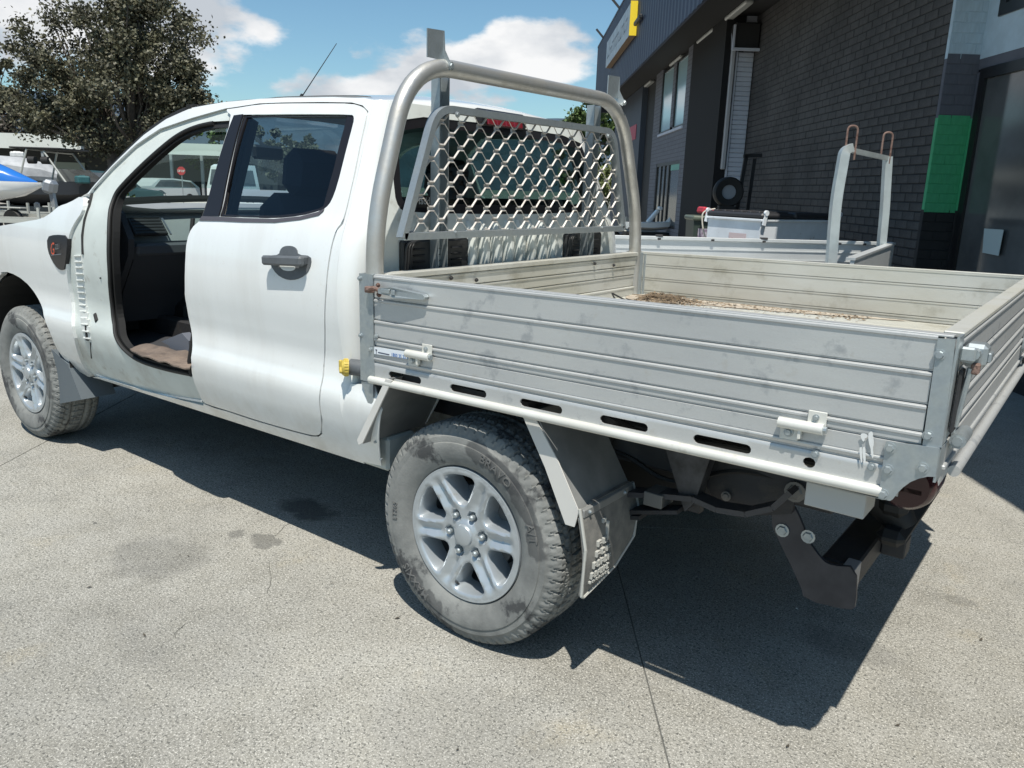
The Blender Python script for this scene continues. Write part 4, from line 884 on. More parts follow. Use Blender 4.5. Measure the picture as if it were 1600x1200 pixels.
for k, (fn, tw) in enumerate(((SL, 1), (SRt, -1))):
    if k == 0:
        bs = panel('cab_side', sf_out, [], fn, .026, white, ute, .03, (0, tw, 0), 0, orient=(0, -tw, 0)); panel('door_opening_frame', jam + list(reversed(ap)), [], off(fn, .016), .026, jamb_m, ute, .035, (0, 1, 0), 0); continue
    if k == 9: bs = panel('cab_side', sf_out, [], fn, .026, white, ute, .03, (0, tw, 0), 1, orient=(0, -tw, 0))
    else:
        win = [(-1.358,1.71),(-0.697,1.696),(-0.68,1.671),(-0.664,1.561),(-0.654,1.452),(-0.664,1.387),(-0.704,1.366),(-0.797,1.345),(-0.933,1.33),(-1.29,1.321)]
        win2 = [(-1.465,1.69),(-1.587,1.687),(-1.719,1.671),(-1.819,1.637),(-1.908,1.583),(-2.019,1.508),(-2.111,1.436),(-2.147,1.387),(-2.135,1.339),(-1.418,1.315)]
        panel('cab_side_far', sf_far, [win, win2], fn, .05, white, ute, .03, (0, tw, 0), 1, orient=(0, -tw, 0))
        for wq in (win, win2): panel('far_window_glass', wq, [], off(fn, -.012), .08, glass('far_glass', (.85, .93, .93), .3), ute, 0, ch=1)
# sill tread below the open doorway, step edge and hinge pillar with pleated strip
mb = MB()
sp1 = [(-2.516,0.463),(-2.357,0.453),(-2.051,0.454),(-1.5,0.519)]
for a, b in zip(sp1[:-1], sp1[1:]):
    A, B = Vector(SL(*a)), Vector(SL(*b)); mb.beam(A + Vector((0, .008, .014)), B + Vector((0, .008, .014)), .012, .010)
    mb.beam(A + Vector((0, .014, .036)), B + Vector((0, .014, .036)), .008, .006)
mb.build('sill_step', white, ute)
ru = mat('pleated_strip', (.62, .64, .62), .5)
pl = [(-2.403,1.087),(-2.403,1.059),(-2.406,1.032),(-2.412,1.001),(-2.421,0.969),(-2.433,0.937),(-2.44,0.908),(-2.448,0.876),(-2.448,0.845),(-2.44,0.815),(-2.424,0.786),(-2.402,0.758),(-2.387,0.726),(-2.391,0.691)]
mb = MB()
for i, (x, z) in enumerate(pl):
    y = ys(x, z) + .010
    mb.beam((x - .038, y + .004, z - .004), (x + .030, y - .001, z + .003), .010, .0075, (0, 0, 1), .002)
    if i: mb.box((x - .004, y + .010, z + .012), (.078, .012, .030))
mb.build('pleated_strip', ru, ute)
gap = mat('dark_gap', (.02, .02, .02), .8)
mb = MB()
for q, rr in (([(-2.374,1.375),(-2.354,1.319),(-2.36,1.255),(-2.361,1.184),(-2.356,1.096)], .008), ([(-2.389,0.76),(-2.396,0.68)], .011), ([(-2.375,0.671),(-2.446,0.579)], .004)):
    pts = [Vector(SL(*p)) + Vector((0, .016, 0)) for p in q]; mb.tube(pts, rr, 8)
q = [(-2.331,0.812),(-2.304,0.782)]
mb.tube([Vector(SL(*p)) + Vector((0, .024, 0)) for p in q], .016, 10)
q = [(-2.215,1.001),(-2.213,0.996)]
mb.tube([Vector(SL(*p)) + Vector((0, .016, 0)) for p in q], .006, 8)
mb.build('pillar_slot', gap, ute)
# weatherstrip round the open doorway and the dark inner reveal
def inset(p, d):
    n = len(p); out = []
    ar = sum(p[i][0] * p[(i + 1) % n][1] - p[(i + 1) % n][0] * p[i][1] for i in range(n)); sg = 1 if ar > 0 else -1
    for i in range(n):
        a, b, c = p[i - 1], p[i], p[(i + 1) % n]
        t = Vector((c[0] - a[0], c[1] - a[1])).normalized(); out.append((b[0] - t.y * d * sg, b[1] + t.x * d * sg))
    return out
apc = chaikin(ap + [(-1.40, .69), (-1.40, 1.0), (-1.40, 1.35), (-1.43, 1.68)], 2)
panel('door_seal', apc, [inset(apc, .026)], off(SL, .028), .02, rubber, ute, .030, ch=0)
mb = MB(); pts = [Vector(SL(*p)) + Vector((0, .018, 0)) for p in inset(chaikin(ap, 2), .006)[2:-2]]
mb.tube(pts, .009, 8); mb.build('weatherstrip', rubber, ute)
mb = MB(); seal2 = inset(apc, .03)


mb = MB(); mb.span((-2.72, .100, .475), (-.40, .24, .60), .01); mb.span((-2.75, .09, .56), (-2.6, .3, 1.1)); mb.build('sill_light_block', jamb_m, ute)  # boxes added to stop light leaks and straighten the ground shadow's edge
# rear door
door_o = [(-1.508,1.741),(-1.447,1.743),(-1.288,1.754),(-1.144,1.752),(-0.893,1.743),(-0.731,1.736),(-0.669,1.723),(-0.631,1.703),(-0.618,1.658),(-0.587,1.496),(-0.575,1.38),(-0.573,1.332),(-0.588,1.31),(-0.592,1.264),(-0.593,1.194),(-0.596,1.103),(-0.617,0.968),(-0.643,0.846),(-0.639,0.779),(-0.638,0.74),(-0.644,0.703),(-0.653,0.634),(-0.684,0.574),(-0.71,0.556),(-0.752,0.547),(-0.905,0.539),(-1.104,0.533),(-1.3,0.534),(-1.395,0.531),(-1.474,0.534),(-1.472,0.571),(-1.472,0.651),(-1.445,0.74),(-1.476,0.84),(-1.486,0.892),(-1.483,0.946),(-1.482,0.995),(-1.472,1.027),(-1.456,1.127),(-1.459,1.22),(-1.441,1.269),(-1.398,1.298),(-1.388,1.316),(-1.41,1.538),(-1.427,1.709)]
wopen = [(-1.364,1.715),(-1.364,1.715),(-0.994,1.707),(-0.708,1.697),(-0.689,1.689),(-0.678,1.666),(-0.664,1.561),(-0.654,1.452),(-0.66,1.4),(-0.678,1.376),(-0.71,1.364),(-0.796,1.344),(-0.933,1.329),(-1.124,1.323),(-1.281,1.32),(-1.282,1.321),(-1.296,1.401)]
rdoor = panel('rear_door', door_o, [wopen], SL, .024, white, ute, .028, ch=1)
wfr = [(-1.338,1.704),(-0.988,1.698),(-0.734,1.69),(-0.725,1.649),(-0.707,1.512),(-0.701,1.382),(-0.721,1.372),(-0.802,1.354),(-0.939,1.339),(-1.129,1.331),(-1.265,1.329),(-1.294,1.413)]
panel('window_frame', inset(chaikin(wopen, 1), .002), [wfr], off(SL, .006), .02, blackg, rdoor, .02, ch=0)
tint = glass('tinted_door_glass', (.66, .76, .82), .55)
panel('window_glass', inset(chaikin(wopen, 1), .004), [], off(SL, .012), .05, tint, rdoor, 0, ch=0)
panel('pillar_trim', [(-1.42,1.714),(-1.361,1.717),(-1.28,1.322),(-1.386,1.316)], [], off(SL, -.003), .03, blackg, rdoor, .006, ch=0)
panel('belt_strip', [(-1.389,1.317),(-1.276,1.32),(-1.123,1.322),(-0.932,1.328),(-0.795,1.343),(-0.709,1.362),(-0.684,1.374),(-0.683,1.365),(-0.7,1.351),(-0.789,1.332),(-0.924,1.316),(-1.114,1.308),(-1.258,1.305),(-1.399,1.3)], [], off(SL, -.004), .03, mat('belt_rubber', (.075, .07, .08), .5), rdoor, .01, ch=0)
hp = [(-0.855,1.224),(-0.841,1.236),(-0.814,1.241),(-0.784,1.24),(-0.763,1.231),(-0.755,1.214),(-0.686,1.215),(-0.676,1.189),(-0.692,1.157),(-0.727,1.136),(-0.771,1.124),(-0.814,1.124),(-0.86,1.136),(-0.901,1.167),(-0.91,1.2),(-0.858,1.206)]
panel('handle_cup', hp, [], off(SL, -.003), .012, greyp, rdoor, .008, ch=1)
panel('handle_highlight', [(-0.85,1.173),(-0.764,1.175),(-0.756,1.165),(-0.772,1.157),(-0.8,1.154),(-0.829,1.156)], [], off(SL, -.005), .01, white, rdoor, .002, ch=1)  # white patch painted in as the highlight inside the handle cup
hb = [(-0.9,1.186),(-0.792,1.197),(-0.684,1.198)]
mb = MB(); pts = [Vector(SL(*p)) for p in hb]
mb.beam(pts[0] + Vector((0, -.034, 0)), pts[2] + Vector((0, -.034, 0)), .026, .034, up=(0, 0, 1), bev=.007)
mb.beam(pts[0] + Vector((.012, -.014, 0)), pts[0] + Vector((.05, -.014, 0)), .03, .030, bev=.004)
mb.beam(pts[2] + Vector((-.045, -.014, 0)), pts[2] + Vector((-.01, -.014, 0)), .03, .030, bev=.004)
mb.build('door_handle', greyp, rdoor)
# dark jamb behind the door gaps and the pillar between the doors
panel('door_jamb', inset(chaikin(ap[-1:] + dr_bot + dr_up + [(-1.42, 1.72), (-1.42, .7)], 1), -.03), [inset(chaikin(wopen, 1), -.03)], off(SL, .034), .06, mat('jamb_dark', (.05, .052, .05), .7), ute, .03, ch=0)

# roof
rail = [(-1.931,1.712),(-1.769,1.757),(-1.554,1.774),(-1.317,1.778),(-1.13,1.775),(-0.858,1.765),(-0.677,1.754)] + [(-.62, 1.745)]
zr = scurve([p[0] for p in rail], [p[1] for p in rail])
X0 = rail[1][0]
def roof(x, t):
    z0 = zr(x); y0 = ys(x, z0); yy = y0 + (1.8 - 2 * y0) * (t + 1) / 2
    k = 1 - abs(t) ** 2.2
    rear = max(0, (x + .85) / .25); fr = max(0, (X0 + .25 - x) / .25)
    return (x, yy, z0 + .050 * k - .012 * rear ** 2 * k - .02 * fr ** 2 * k)
TT = [-1, -.985, -.96, -.92, -.87, -.8, -.7, -.55, -.4, -.2, 0, .2, .4, .55, .7, .8, .87, .92, .96, .985, 1]
roofo = grid('roof', lin(X0, -.62, 30), TT, roof, white, ute)
grid('roof_rear_lip', lin(0, 1, 6), TT, lambda a, t: (-.62 + .045 * math.sin(a * 1.57), roof(-.62, t)[1] + (.02 * a if t < 0 else -.02 * a) * abs(t), roof(-.62, t)[2] - .055 * (1 - math.cos(a * 1.57))), white, ute)
# windscreen and far pillar
wsb = [(-2.66, 1.30), (-2.3, 1.5), (X0, zr(X0))]
pf = [(-2.38,1.383),(-2.341,1.425),(-2.247,1.506),(-2.152,1.578),(-2.063,1.644),(-1.931,1.712),(-1.769,1.757)]
pfz = scurve([p[0] for p in pf], [p[1] for p in pf])
def ws(x, t):
    z = pfz(x); y0 = ys(x, z); return (x - .16 * (1 - t * t) * (pf[-1][0] - x + .15) , y0 + (1.8 - 2 * y0) * (t + 1) / 2, z + .0 + .03 * (1 - t * t))
grid('windscreen', lin(pf[0][0], pf[-1][0], 12), lin(-1, 1, 17), ws, glass('windscreen_glass', (.74, .90, .87), .06), ute)
mb = MB()
for s in (-.97, .97): mb.tube([Vector(ws(x, s)) for x in lin(pf[0][0], pf[-1][0], 8)], .018, 6)
mb.tube([Vector(ws(pf[-1][0] - .02, t)) for t in lin(-1, 1, 9)], .022, 6); mb.tube([Vector(ws(pf[0][0], t)) + Vector((0, 0, -.055)) for t in lin(-1, 1, 9)], .02, 6)
mb.build('windscreen_trim', rubber, ute)
# bonnet
bs_ = [(-4.02, 1.02), (-3.9, 1.08), (-3.6, 1.14)] + seam_f
bz = scurve([p[0] for p in bs_], [p[1] for p in bs_])
def bon(x, t):
    x0 = x; z0 = bz(x) - .003; y0 = ys(x, z0) + .005; k = 1 - abs(t) ** 2.5
    rg = math.exp(-((abs(t) - .86) / .05) ** 2) * .012
    return (x0, y0 + (1.8 - 2 * y0) * (t + 1) / 2, z0 - .085 * (1 - abs(t) ** 7) + rg * .7 + (.03 * k if x < -3.2 else .03 * k * max(0, (-2.9 - x) / .3)))
grid('bonnet', lin(-4.0, seam_f[-1][0] + .06, 36), [-1, -.99, -.97, -.95, -.92, -.89, -.86, -.83, -.8, -.75, -.6, -.4, -.2, 0, .2, .4, .6, .75, .8, .86, .92, .97, 1], bon, bonnetm, ute)
mb = MB(); mb.span((-4.1, .25, .55), (-3.98, 1.55, 1.03), .04); mb.build('grille', black, ute)
mb = MB(); mb.span((-4.16, .18, .50), (-3.98, 1.62, .76), .05); mb.build('front_bumper', white, ute)
for y in (.22, 1.58):
    mb = MB(); mb.span((-4.06, y - .12, .86), (-3.94, y + .12, 1.03), .03); mb.build('headlight', mat('headlight_lens', (.6, .62, .63), .1), ute)
mb = MB(); mb.span((-2.75, .2, 1.20), (-2.6, 1.6, 1.30), .01); mb.build('cowl', black, ute)
# rounded rear corners and back panel
def xb(z): return -.470 if z < 1.30 else -.470 - (z - 1.30) * .235
xs_ = scurve([.50, .60, .8, 1.1, 1.25, 1.42, 1.60, 1.745], [-.50, -.52, -.535, -.54, -.545, -.56, -.585, -.62])
def corner(z, a, mir=0):
    x0 = xs_(z); y0 = ys(x0, z); x1 = max(xb(z), x0 + .03); y1 = y0 + .085
    x = x0 + (x1 - x0) * math.sin(a); y = y1 - (y1 - y0) * math.cos(a)
    return (x, 1.8 - y if mir else y, z)
for m_ in (0, 1): grid('rear_corner', lin(.50, 1.745, 40), lin(0, math.pi / 2, 9), lambda z, a: corner(z, a, m_), white, ute, flip=bool(m_))
def BK(y, z): return (max(xb(z), xs_(z) + .03), y, z)
bo = [(corner(z, 1.57)[1], z) for z in lin(.50, 1.745, 16)]
bo = bo + [(1.8 - y, z) for y, z in reversed(bo)]
bw = [(.295, 1.70), (.262, 1.60), (.235, 1.43), (.245, 1.385), (.28, 1.368), (.9, 1.358), (1.52, 1.368), (1.555, 1.385), (1.565, 1.43), (1.538, 1.60), (1.505, 1.70), (.9, 1.712)]
bwc = chaikin(bw, 1)
bp_ = panel('cab_back', bo, [bwc], BK, .05, white_in, ute, .02, (-1, 0, 0), 0, orient=(1, 0, 0))
rgl = glass('rear_glass', (.15, .25, .23), .4)
rw = panel('rear_window', inset(bwc, -.004), [], lambda a, b: (BK(a, b)[0] - .006, a, b), .08, rgl, ute, 0, (1, 0, 0), 0, orient=(1, 0, 0))
panel('window_band', bwc, [inset(bwc, .035)], lambda a, b: (BK(a, b)[0] - .003, a, b), .04, blackg, rw, .004, (-1, 0, 0), 0, orient=(1, 0, 0))
# sticker low in the rear window
mb = MB(); mb.span((-.4935, .315, 1.385), (-.492, .475, 1.428)); mb.build('sticker', mat('sticker_black', (.02, .02, .02), .4), rw)
text_on('sticker_text', 'Maddies', .036, lambda x, y, z: (-.4905, .325 + x, 1.397 + y), mat('sticker_white', (.6, .62, .62), .5), rw)
# pressed ribs and black vents on the back panel
mb = MB()
for i in range(8):
    y = .60 + i * .078
    mb.tube([(-.470, y, 1.10), (-.462, y, 1.13), (-.460, y, 1.22), (-.462, y, 1.29), (-.475, y, 1.335)], [.012, .026, .028, .026, .01], 10)
mb.build('pressed_rib', white_in, ute)
for y0, y1 in ((.225, .585), (1.25, 1.56)):
    mb = MB(); mb.span((-.475, y0, 1.135), (-.452, y1, 1.275), .008); vt = mb.build('cabin_vent', black, ute)
    mb = MB(); nc = 3
    for c in range(nc):
        for k in range(5):
            ya = y0 + .05 + c * (y1 - y0 - .06) / nc; mb.box((-.449, ya + .03, 1.155 + k * .022), (.008, .055, .004), Matrix.Rotation(R(30), 3, 'Y'))
    mb.build('vent_louvre', black, vt)
    mb = MB()
    for k in range(3): mb.tube(fillet([(-.452, y0 + .012 + k * .014, 1.14), (-.445, y0 + .012 + k * .014, 1.262), (-.452, y0 + .06 + k * .014, 1.27)], .03), .005, 6)
    mb.build('vent_rib', black, vt)
# high brake light
mb = MB(); mb.box((-.590, .905, 1.728), (.075, .32, .065), Matrix.Rotation(R(-12), 3, 'Y'), .012); bl = mb.build('brake_light', blackg, ute)
for i in range(4):
    mb = MB(); mb.box((-.552, .82 + i * .058, 1.725), (.012, .056, .042), Matrix.Rotation(R(-12), 3, 'Y'), .003); mb.build('lamp_segment', redl, bl)
# aerial
mb = MB(); a = [(-1.833,1.884),(-1.559,2.096)]
mb.tube([(a[0][0], .9, a[0][1] - .02), (a[1][0], .9, a[1][1])], [.0028, .0016], 6); mb.tube([(a[0][0], .9, a[0][1] - .03), (a[0][0] + .01, .9, a[0][1])], [.016, .006], 8)
mb.build('aerial', black, ute)

# interior
mb = MB()
poly = [(-2.68, 1.325), (-2.44, 1.300), (-2.36, 1.270), (-2.29, 1.185), (-2.27, 1.150), (-2.30, 1.07), (-2.42, .90), (-2.48, .76), (-2.6, .72), (-2.68, .8)]
mb.prism(poly, 1.40, lambda a, b, t: (a - (.06 if t == 0 else 0), .20 + t, b)); dash = mb.build('dashboard', dashg, ute, ang=25)
mb = MB(); mb.prism([(-2.40, 1.10), (-2.262, 1.13), (-2.275, 1.06), (-2.40, .90), (-2.44, .74), (-2.5, .74)], .80, lambda a, b, t: (a, .215 + t, b)); mb.build('glovebox', dashd, ute)
mb = MB()
ec = [(-2.344,1.308),(-2.287,1.29),(-2.217,1.171),(-2.233,1.091),(-2.377,0.907),(-2.437,0.853)]
mb.prism(ec, .03, lambda a, b, t: (a, .17 + t, b)); mb.build('dash_end_cap', dashd, ute)
mb = MB(); mb.box((-2.312, .32, 1.222), (.105, .17, .02), Matrix.Rotation(R(48.5), 3, 'Y'), .004); vv = mb.build('air_vent', black, ute)
mb = MB()
for k in range(6): mb.box((-2.335 + k * .0125, .32, 1.262 - k * .0142), (.006, .15, .008))
mb.build('vent_slat', black, vv)
mb = MB(); mb.tube([(-2.33, .408, 1.262), (-2.262, .412, 1.186)], .005, 6); mb.build('vent_bezel', emb, vv)
mb = MB(); mb.span((-2.285, .23, 1.085), (-2.255, 1.0, 1.145), .012); mb.build('glovebox_lid', mat('mid_grey_plastic', (.075, .08, .09), .6), ute)
mb = MB(); mb.span((-2.65, .10, .62), (-.56, 1.70, .66)); mb.span((-2.7, .12, .62), (-2.64, 1.68, 1.25)); mb.build('floor_pan', dashd, ute)
mb = MB(); mb.span((-1.45, .09, .60), (-.56, .16, 1.28), .01); mb.span((-2.5, 1.60, .6), (-.6, 1.66, 1.30), .01); mb.build('door_trim', dashg, ute)
mb = MB(); mb.span((-1.46, .085, .62), (-1.33, .14, 1.30), .01)
mb.beam((-1.38, .14, 1.28), (-1.41, .30, 1.70), .07, .04); mb.build('centre_pillar', mat('grey_headlining', (.30, .30, .29), .9), ute)
def roofin(x, t): p = roof(x, t * .97); return (p[0], p[1], p[2] - .03)
grid('headlining', lin(X0, -.66, 10), lin(-1, 1, 13), roofin, MATS['grey_headlining'], ute)
def seat(y, name='front_seat'):
    mb = MB(); mb.box((-1.62, y, .86), (.50, .46, .16), Matrix.Rotation(R(-6), 3, 'Y'), .05)
    mb.box((-1.33, y, 1.13), (.15, .46, .58), Matrix.Rotation(R(14), 3, 'Y'), .06); s = mb.build(name, fabric, ute)
    mb = MB(); mb.box((-1.235, y, 1.50), (.11, .29, .19), Matrix.Rotation(R(10), 3, 'Y'), .045); mb.tube([(-1.27, y - .06, 1.38), (-1.25, y - .06, 1.46)], .007, 6); mb.tube([(-1.27, y + .06, 1.38), (-1.25, y + .06, 1.46)], .007, 6)
    mb.build('headrest', fabric, s)
seat(.48); seat(1.32)
mb = MB(); mb.box((-.98, .9, .90), (.46, 1.34, .16), None, .05); mb.box((-.68, .9, 1.16), (.13, 1.34, .52), Matrix.Rotation(R(10), 3, 'Y'), .05); mb.build('rear_bench', fabric, ute)
mb = MB(); mb.box((-1.72, .9, .80), (.7, .20, .24), None, .03); mb.build('centre_console', dashd, ute)
mb = MB(); c = Vector((-2.05, 1.32, 1.12)); M3 = Matrix.Rotation(R(-25), 3, 'Y')
mb.tube([c + M3 @ Vector((0, .18 * math.cos(t), .18 * math.sin(t))) for t in lin(0, 2 * math.pi, 33)], .014, 8, False); mb.beam(c + M3 @ Vector((0, -.17, 0)), c + M3 @ Vector((0, .17, 0)), .03, .05); mb.tube([c, c + Vector((-.2, 0, -.09))], .03, 8)
mb.build('steering_wheel', black, ute)
mb = MB(); mb.box((-2.12, .90, 1.605), (.03, .25, .072), Matrix.Rotation(R(18), 3, 'Z'), .012); mb.tube([(-2.13, .9, 1.63), (-2.22, .9, 1.68)], .01, 6); mb.build('rear_view_mirror', black, ute)
# far wing mirror
mb = MB(); mb.box((-2.28, 1.92, 1.36), (.12, .22, .20), None, .04); mb.tube([(-2.28, 1.75, 1.3), (-2.28, 1.88, 1.32)], .03, 8); mb.build('wing_mirror', white, ute)
# worn mat and rag on the floor of the open doorway
mm = mat('dusty_mat', (.22, .17, .135), .95, col2=(.12, .095, .08), vscale=9, bump=.6, bscale=60)
random.seed(3)
mp_ = [(-1.943,-0.014),(-2.029,0.067),(-1.971,0.106),(-1.852,0.123),(-1.754,0.122),(-1.753,0.164),(-1.608,0.096),(-1.443,-0.004),(-1.459,-0.037),(-1.564,-0.041),(-1.683,-0.037),(-1.787,-0.032)]
panel('floor_mat', mp_, [], lambda a, b: (a, b, .705 + .012 * noise.noise(Vector((a * 14, b * 14, 0)))), .02, mm, ute, .006, (0, 0, -1), 1, orient=(0, 0, 1))
mb = MB(); mb.span((-1.98, .055, .668), (-1.44, .12, .69), .006); mb.build('scuff_plate', mat('scuffed_black', (.04, .04, .045), .5, col2=(.14, .12, .10), vscale=25), ute)
sidep = mat('blue_grey_plastic', (.12, .13, .155), .6)
mb = MB(); mb.prism([(-1.953,0.719),(-1.772,0.783),(-1.718,0.755),(-1.72,0.697),(-1.866,0.675),(-1.883,0.708)], .04, lambda a, b, t: (a, .15 + t, b)); mb.build('seat_rail_cover', sidep, ute); mb = MB(); mb.span((-1.58, .17, .72), (-1.40, .24, .90), .03); mb.build('seat_side_trim', sidep, ute)
# fuel filler with yellow cap
mb = MB(); mb.tube([(-.42, .04, .855), (-.485, .012, .857)], .028, 14); mb.build('filler_neck', greyp, ute)
cc = Vector((-.49, -.006, .857)); ax = Vector((-.62, -.78, .02)).normalized()
mb = MB(); mb.tube([cc - ax * .010, cc + ax * .006, cc + ax * .014], [.029, .029, .022], 20); ps = ax.cross(Vector((0, 0, 1))).normalized()
for i in range(20):
    w_ = 2 * math.pi * i / 20; d = ps * math.cos(w_) + Vector((0, 0, 1)) * math.sin(w_); mb.tube([cc - ax * .008 + d * .028, cc + ax * .005 + d * .028], .003, 5)
for k in range(3):
    w_ = R(90 + 120 * k); d = ps * math.cos(w_) + Vector((0, 0, 1)) * math.sin(w_); mb.beam(cc + ax * .016, cc + ax * .016 + d * .026, .012, .012, bev=.003)
mb.build('fuel_cap', yel, ute)
# splash plate behind the cab
spl = [(-0.492,0.795),(-0.381,0.814),(-0.321,0.741),(-0.397,0.508),(-0.529,0.493),(-0.57,0.493)]
spo = panel('splash_plate', spl, [], off(SL, -.001), .02, white, ute, .004, ch=0)
mb = MB(); q = [(-0.378,0.611),(-0.379,0.542)]
for a, b in q: mb.tube([(a, ys(a, b), b), (a, ys(a, b) - .007, b)], .0045, 10)
mb.build('bolt', galv, spo)

# wheels ------------------------------------------------------------
tyre_m = mat('dusty_tyre', (.23, .235, .225), .9, col2=(.15, .155, .15), vscale=7, bump=.15, bscale=120)
overlay(tyre_m, (.035, .037, .040), 6.5, .57, .63, .85, seed=1.5)
overlay(tyre_m, (.24, .24, .23), 30, .60, .75, .5, seed=9)
rim_m = mat('silver_wheel_paint', (.44, .48, .51), .36, .5, var=.08, vscale=10, coat=.2)
overlay(rim_m, (.33, .28, .20), 16, .62, .72, .45, seed=2)
def tyre_mesh():
    RT = .3735
    half = [(.224, .030), (.232, .012), (.243, .004), (.262, -.004), (.285, -.010), (.305, -.0115), (.310, -.0105), (.3115, -.0070), (.322, -.0070), (.330, -.0060), (.335, -.0010), (.343, .001), (.353, .006), (.362, .012), (.368, .018), (.3715, .024), (.3728, .031), (.3733, .040), (.3735, .0462), (.3735, .0468), (.3736, .056), (.3736, .066), (.3737, .0725), (.3737, .0732), (.3738, .084), (.3738, .096), (.3738, .1025), (.3738, .1032), (.3738, .112), (.3738, .120)]
    prof = half + [(r, .240 - y) for r, y in reversed(half)]
    NS = 480; V = []; F = []; n = len(prof)
    for i, (r, y) in enumerate(prof):
        for j in range(NS):
            a = 2 * math.pi * j / NS; rr = r; yy = y; yc = min(y, .24 - y)
            if r > .3605:
                gz = 0.0
                for g0, w_ in ((.0490, .0045), (.0855, .0045)):
                    wv = g0 + .0025 * math.sin(a * 60)
                    if abs(yc - wv) < w_: gz = .009
                # lateral grooves
                q = (a / (2 * math.pi) * 60 + (yc * 9 if yc < .05 else -yc * 6)) % 1
                if q < .16 and (yc < .047 or yc > .09): gz = .009
                if .16 < q < .19 and yc > .05: gz = .004
                q2 = (q + .5) % 1
                if q2 < .07: gz = max(gz, .0035)
                rr = r - gz
            elif .3365 < r < .3605:
                q = (a / (2 * math.pi) * 60 + .45) % 1; yy = y + (.0045 if q < .32 else 0) * (1 if y < .12 else -1)
                tri = abs(((a / (2 * math.pi) * 60) % 1) - .5) * 2
                if r < .345 and tri > .55: yy += .0035 * (1 if y < .12 else -1)
            V.append((rr * math.cos(a), yy, rr * math.sin(a)))
    for i in range(n - 1):
        for j in range(NS): F.append((i * NS + j, i * NS + (j + 1) % NS, (i + 1) * NS + (j + 1) % NS, (i + 1) * NS + j))
    me = bpy.data.meshes.new('tyre'); me.from_pydata(V, [], F)
    bm = bmesh.new(); bm.from_mesh(me); bmesh.ops.recalc_face_normals(bm, faces=bm.faces); bm.to_mesh(me); bm.free()
    sharp(me, 30); me.materials.append(tyre_m); return me
def tyre_patch(cx, cz, rx, rot, amt, col=(.038, .040, .043)):
    nt = tyre_m.node_tree; n = nt.nodes; l = nt.links; b = n['Principled BSDF']; tc = n.new('ShaderNodeTexCoord'); t = n.new('ShaderNodeTexNoise'); t.inputs['Scale'].default_value = 22; t.inputs['Detail'].default_value = 6; l.new(tc.outputs['Object'], t.inputs['Vector'])
    v = n.new('ShaderNodeVectorMath'); v.operation = 'SCALE'; v.inputs['Scale'].default_value = .07; l.new(t.outputs['Color'], v.inputs[0]); a = n.new('ShaderNodeVectorMath'); l.new(tc.outputs['Object'], a.inputs[0]); l.new(v.outputs[0], a.inputs[1])
    mp = n.new('ShaderNodeMapping'); mp.vector_type = 'TEXTURE'; mp.inputs['Location'].default_value = (cx + .035, .035, cz + .035); mp.inputs['Rotation'].default_value = (0, rot, 0); mp.inputs['Scale'].default_value = (rx, 1, .036); l.new(a.outputs[0], mp.inputs['Vector'])
    m0 = n.new('ShaderNodeVectorMath'); m0.operation = 'MULTIPLY'; m0.inputs[1].default_value = (1, 0, 1); l.new(mp.outputs[0], m0.inputs[0]); ln = n.new('ShaderNodeVectorMath'); ln.operation = 'LENGTH'; l.new(m0.outputs[0], ln.inputs[0])
    r = n.new('ShaderNodeMapRange'); r.inputs[1].default_value = .85; r.inputs[2].default_value = 1.05; r.inputs[3].default_value = amt; r.inputs[4].default_value = 0; l.new(ln.outputs['Value'], r.inputs[0])
    mx = n.new('ShaderNodeMixRGB'); l.new(b.inputs['Base Color'].links[0].from_socket, mx.inputs[1]); mx.inputs[2].default_value = (*col, 1); l.new(r.outputs[0], mx.inputs[0]); l.new(mx.outputs[0], b.inputs['Base Color'])
for a_, rx in ((76, .07), (56, .08), (36, .08), (14, .06), (228, .06), (246, .07)): tyre_patch(.302 * math.cos(R(a_)), .302 * math.sin(R(a_)), rx, R(90 - a_), .62)
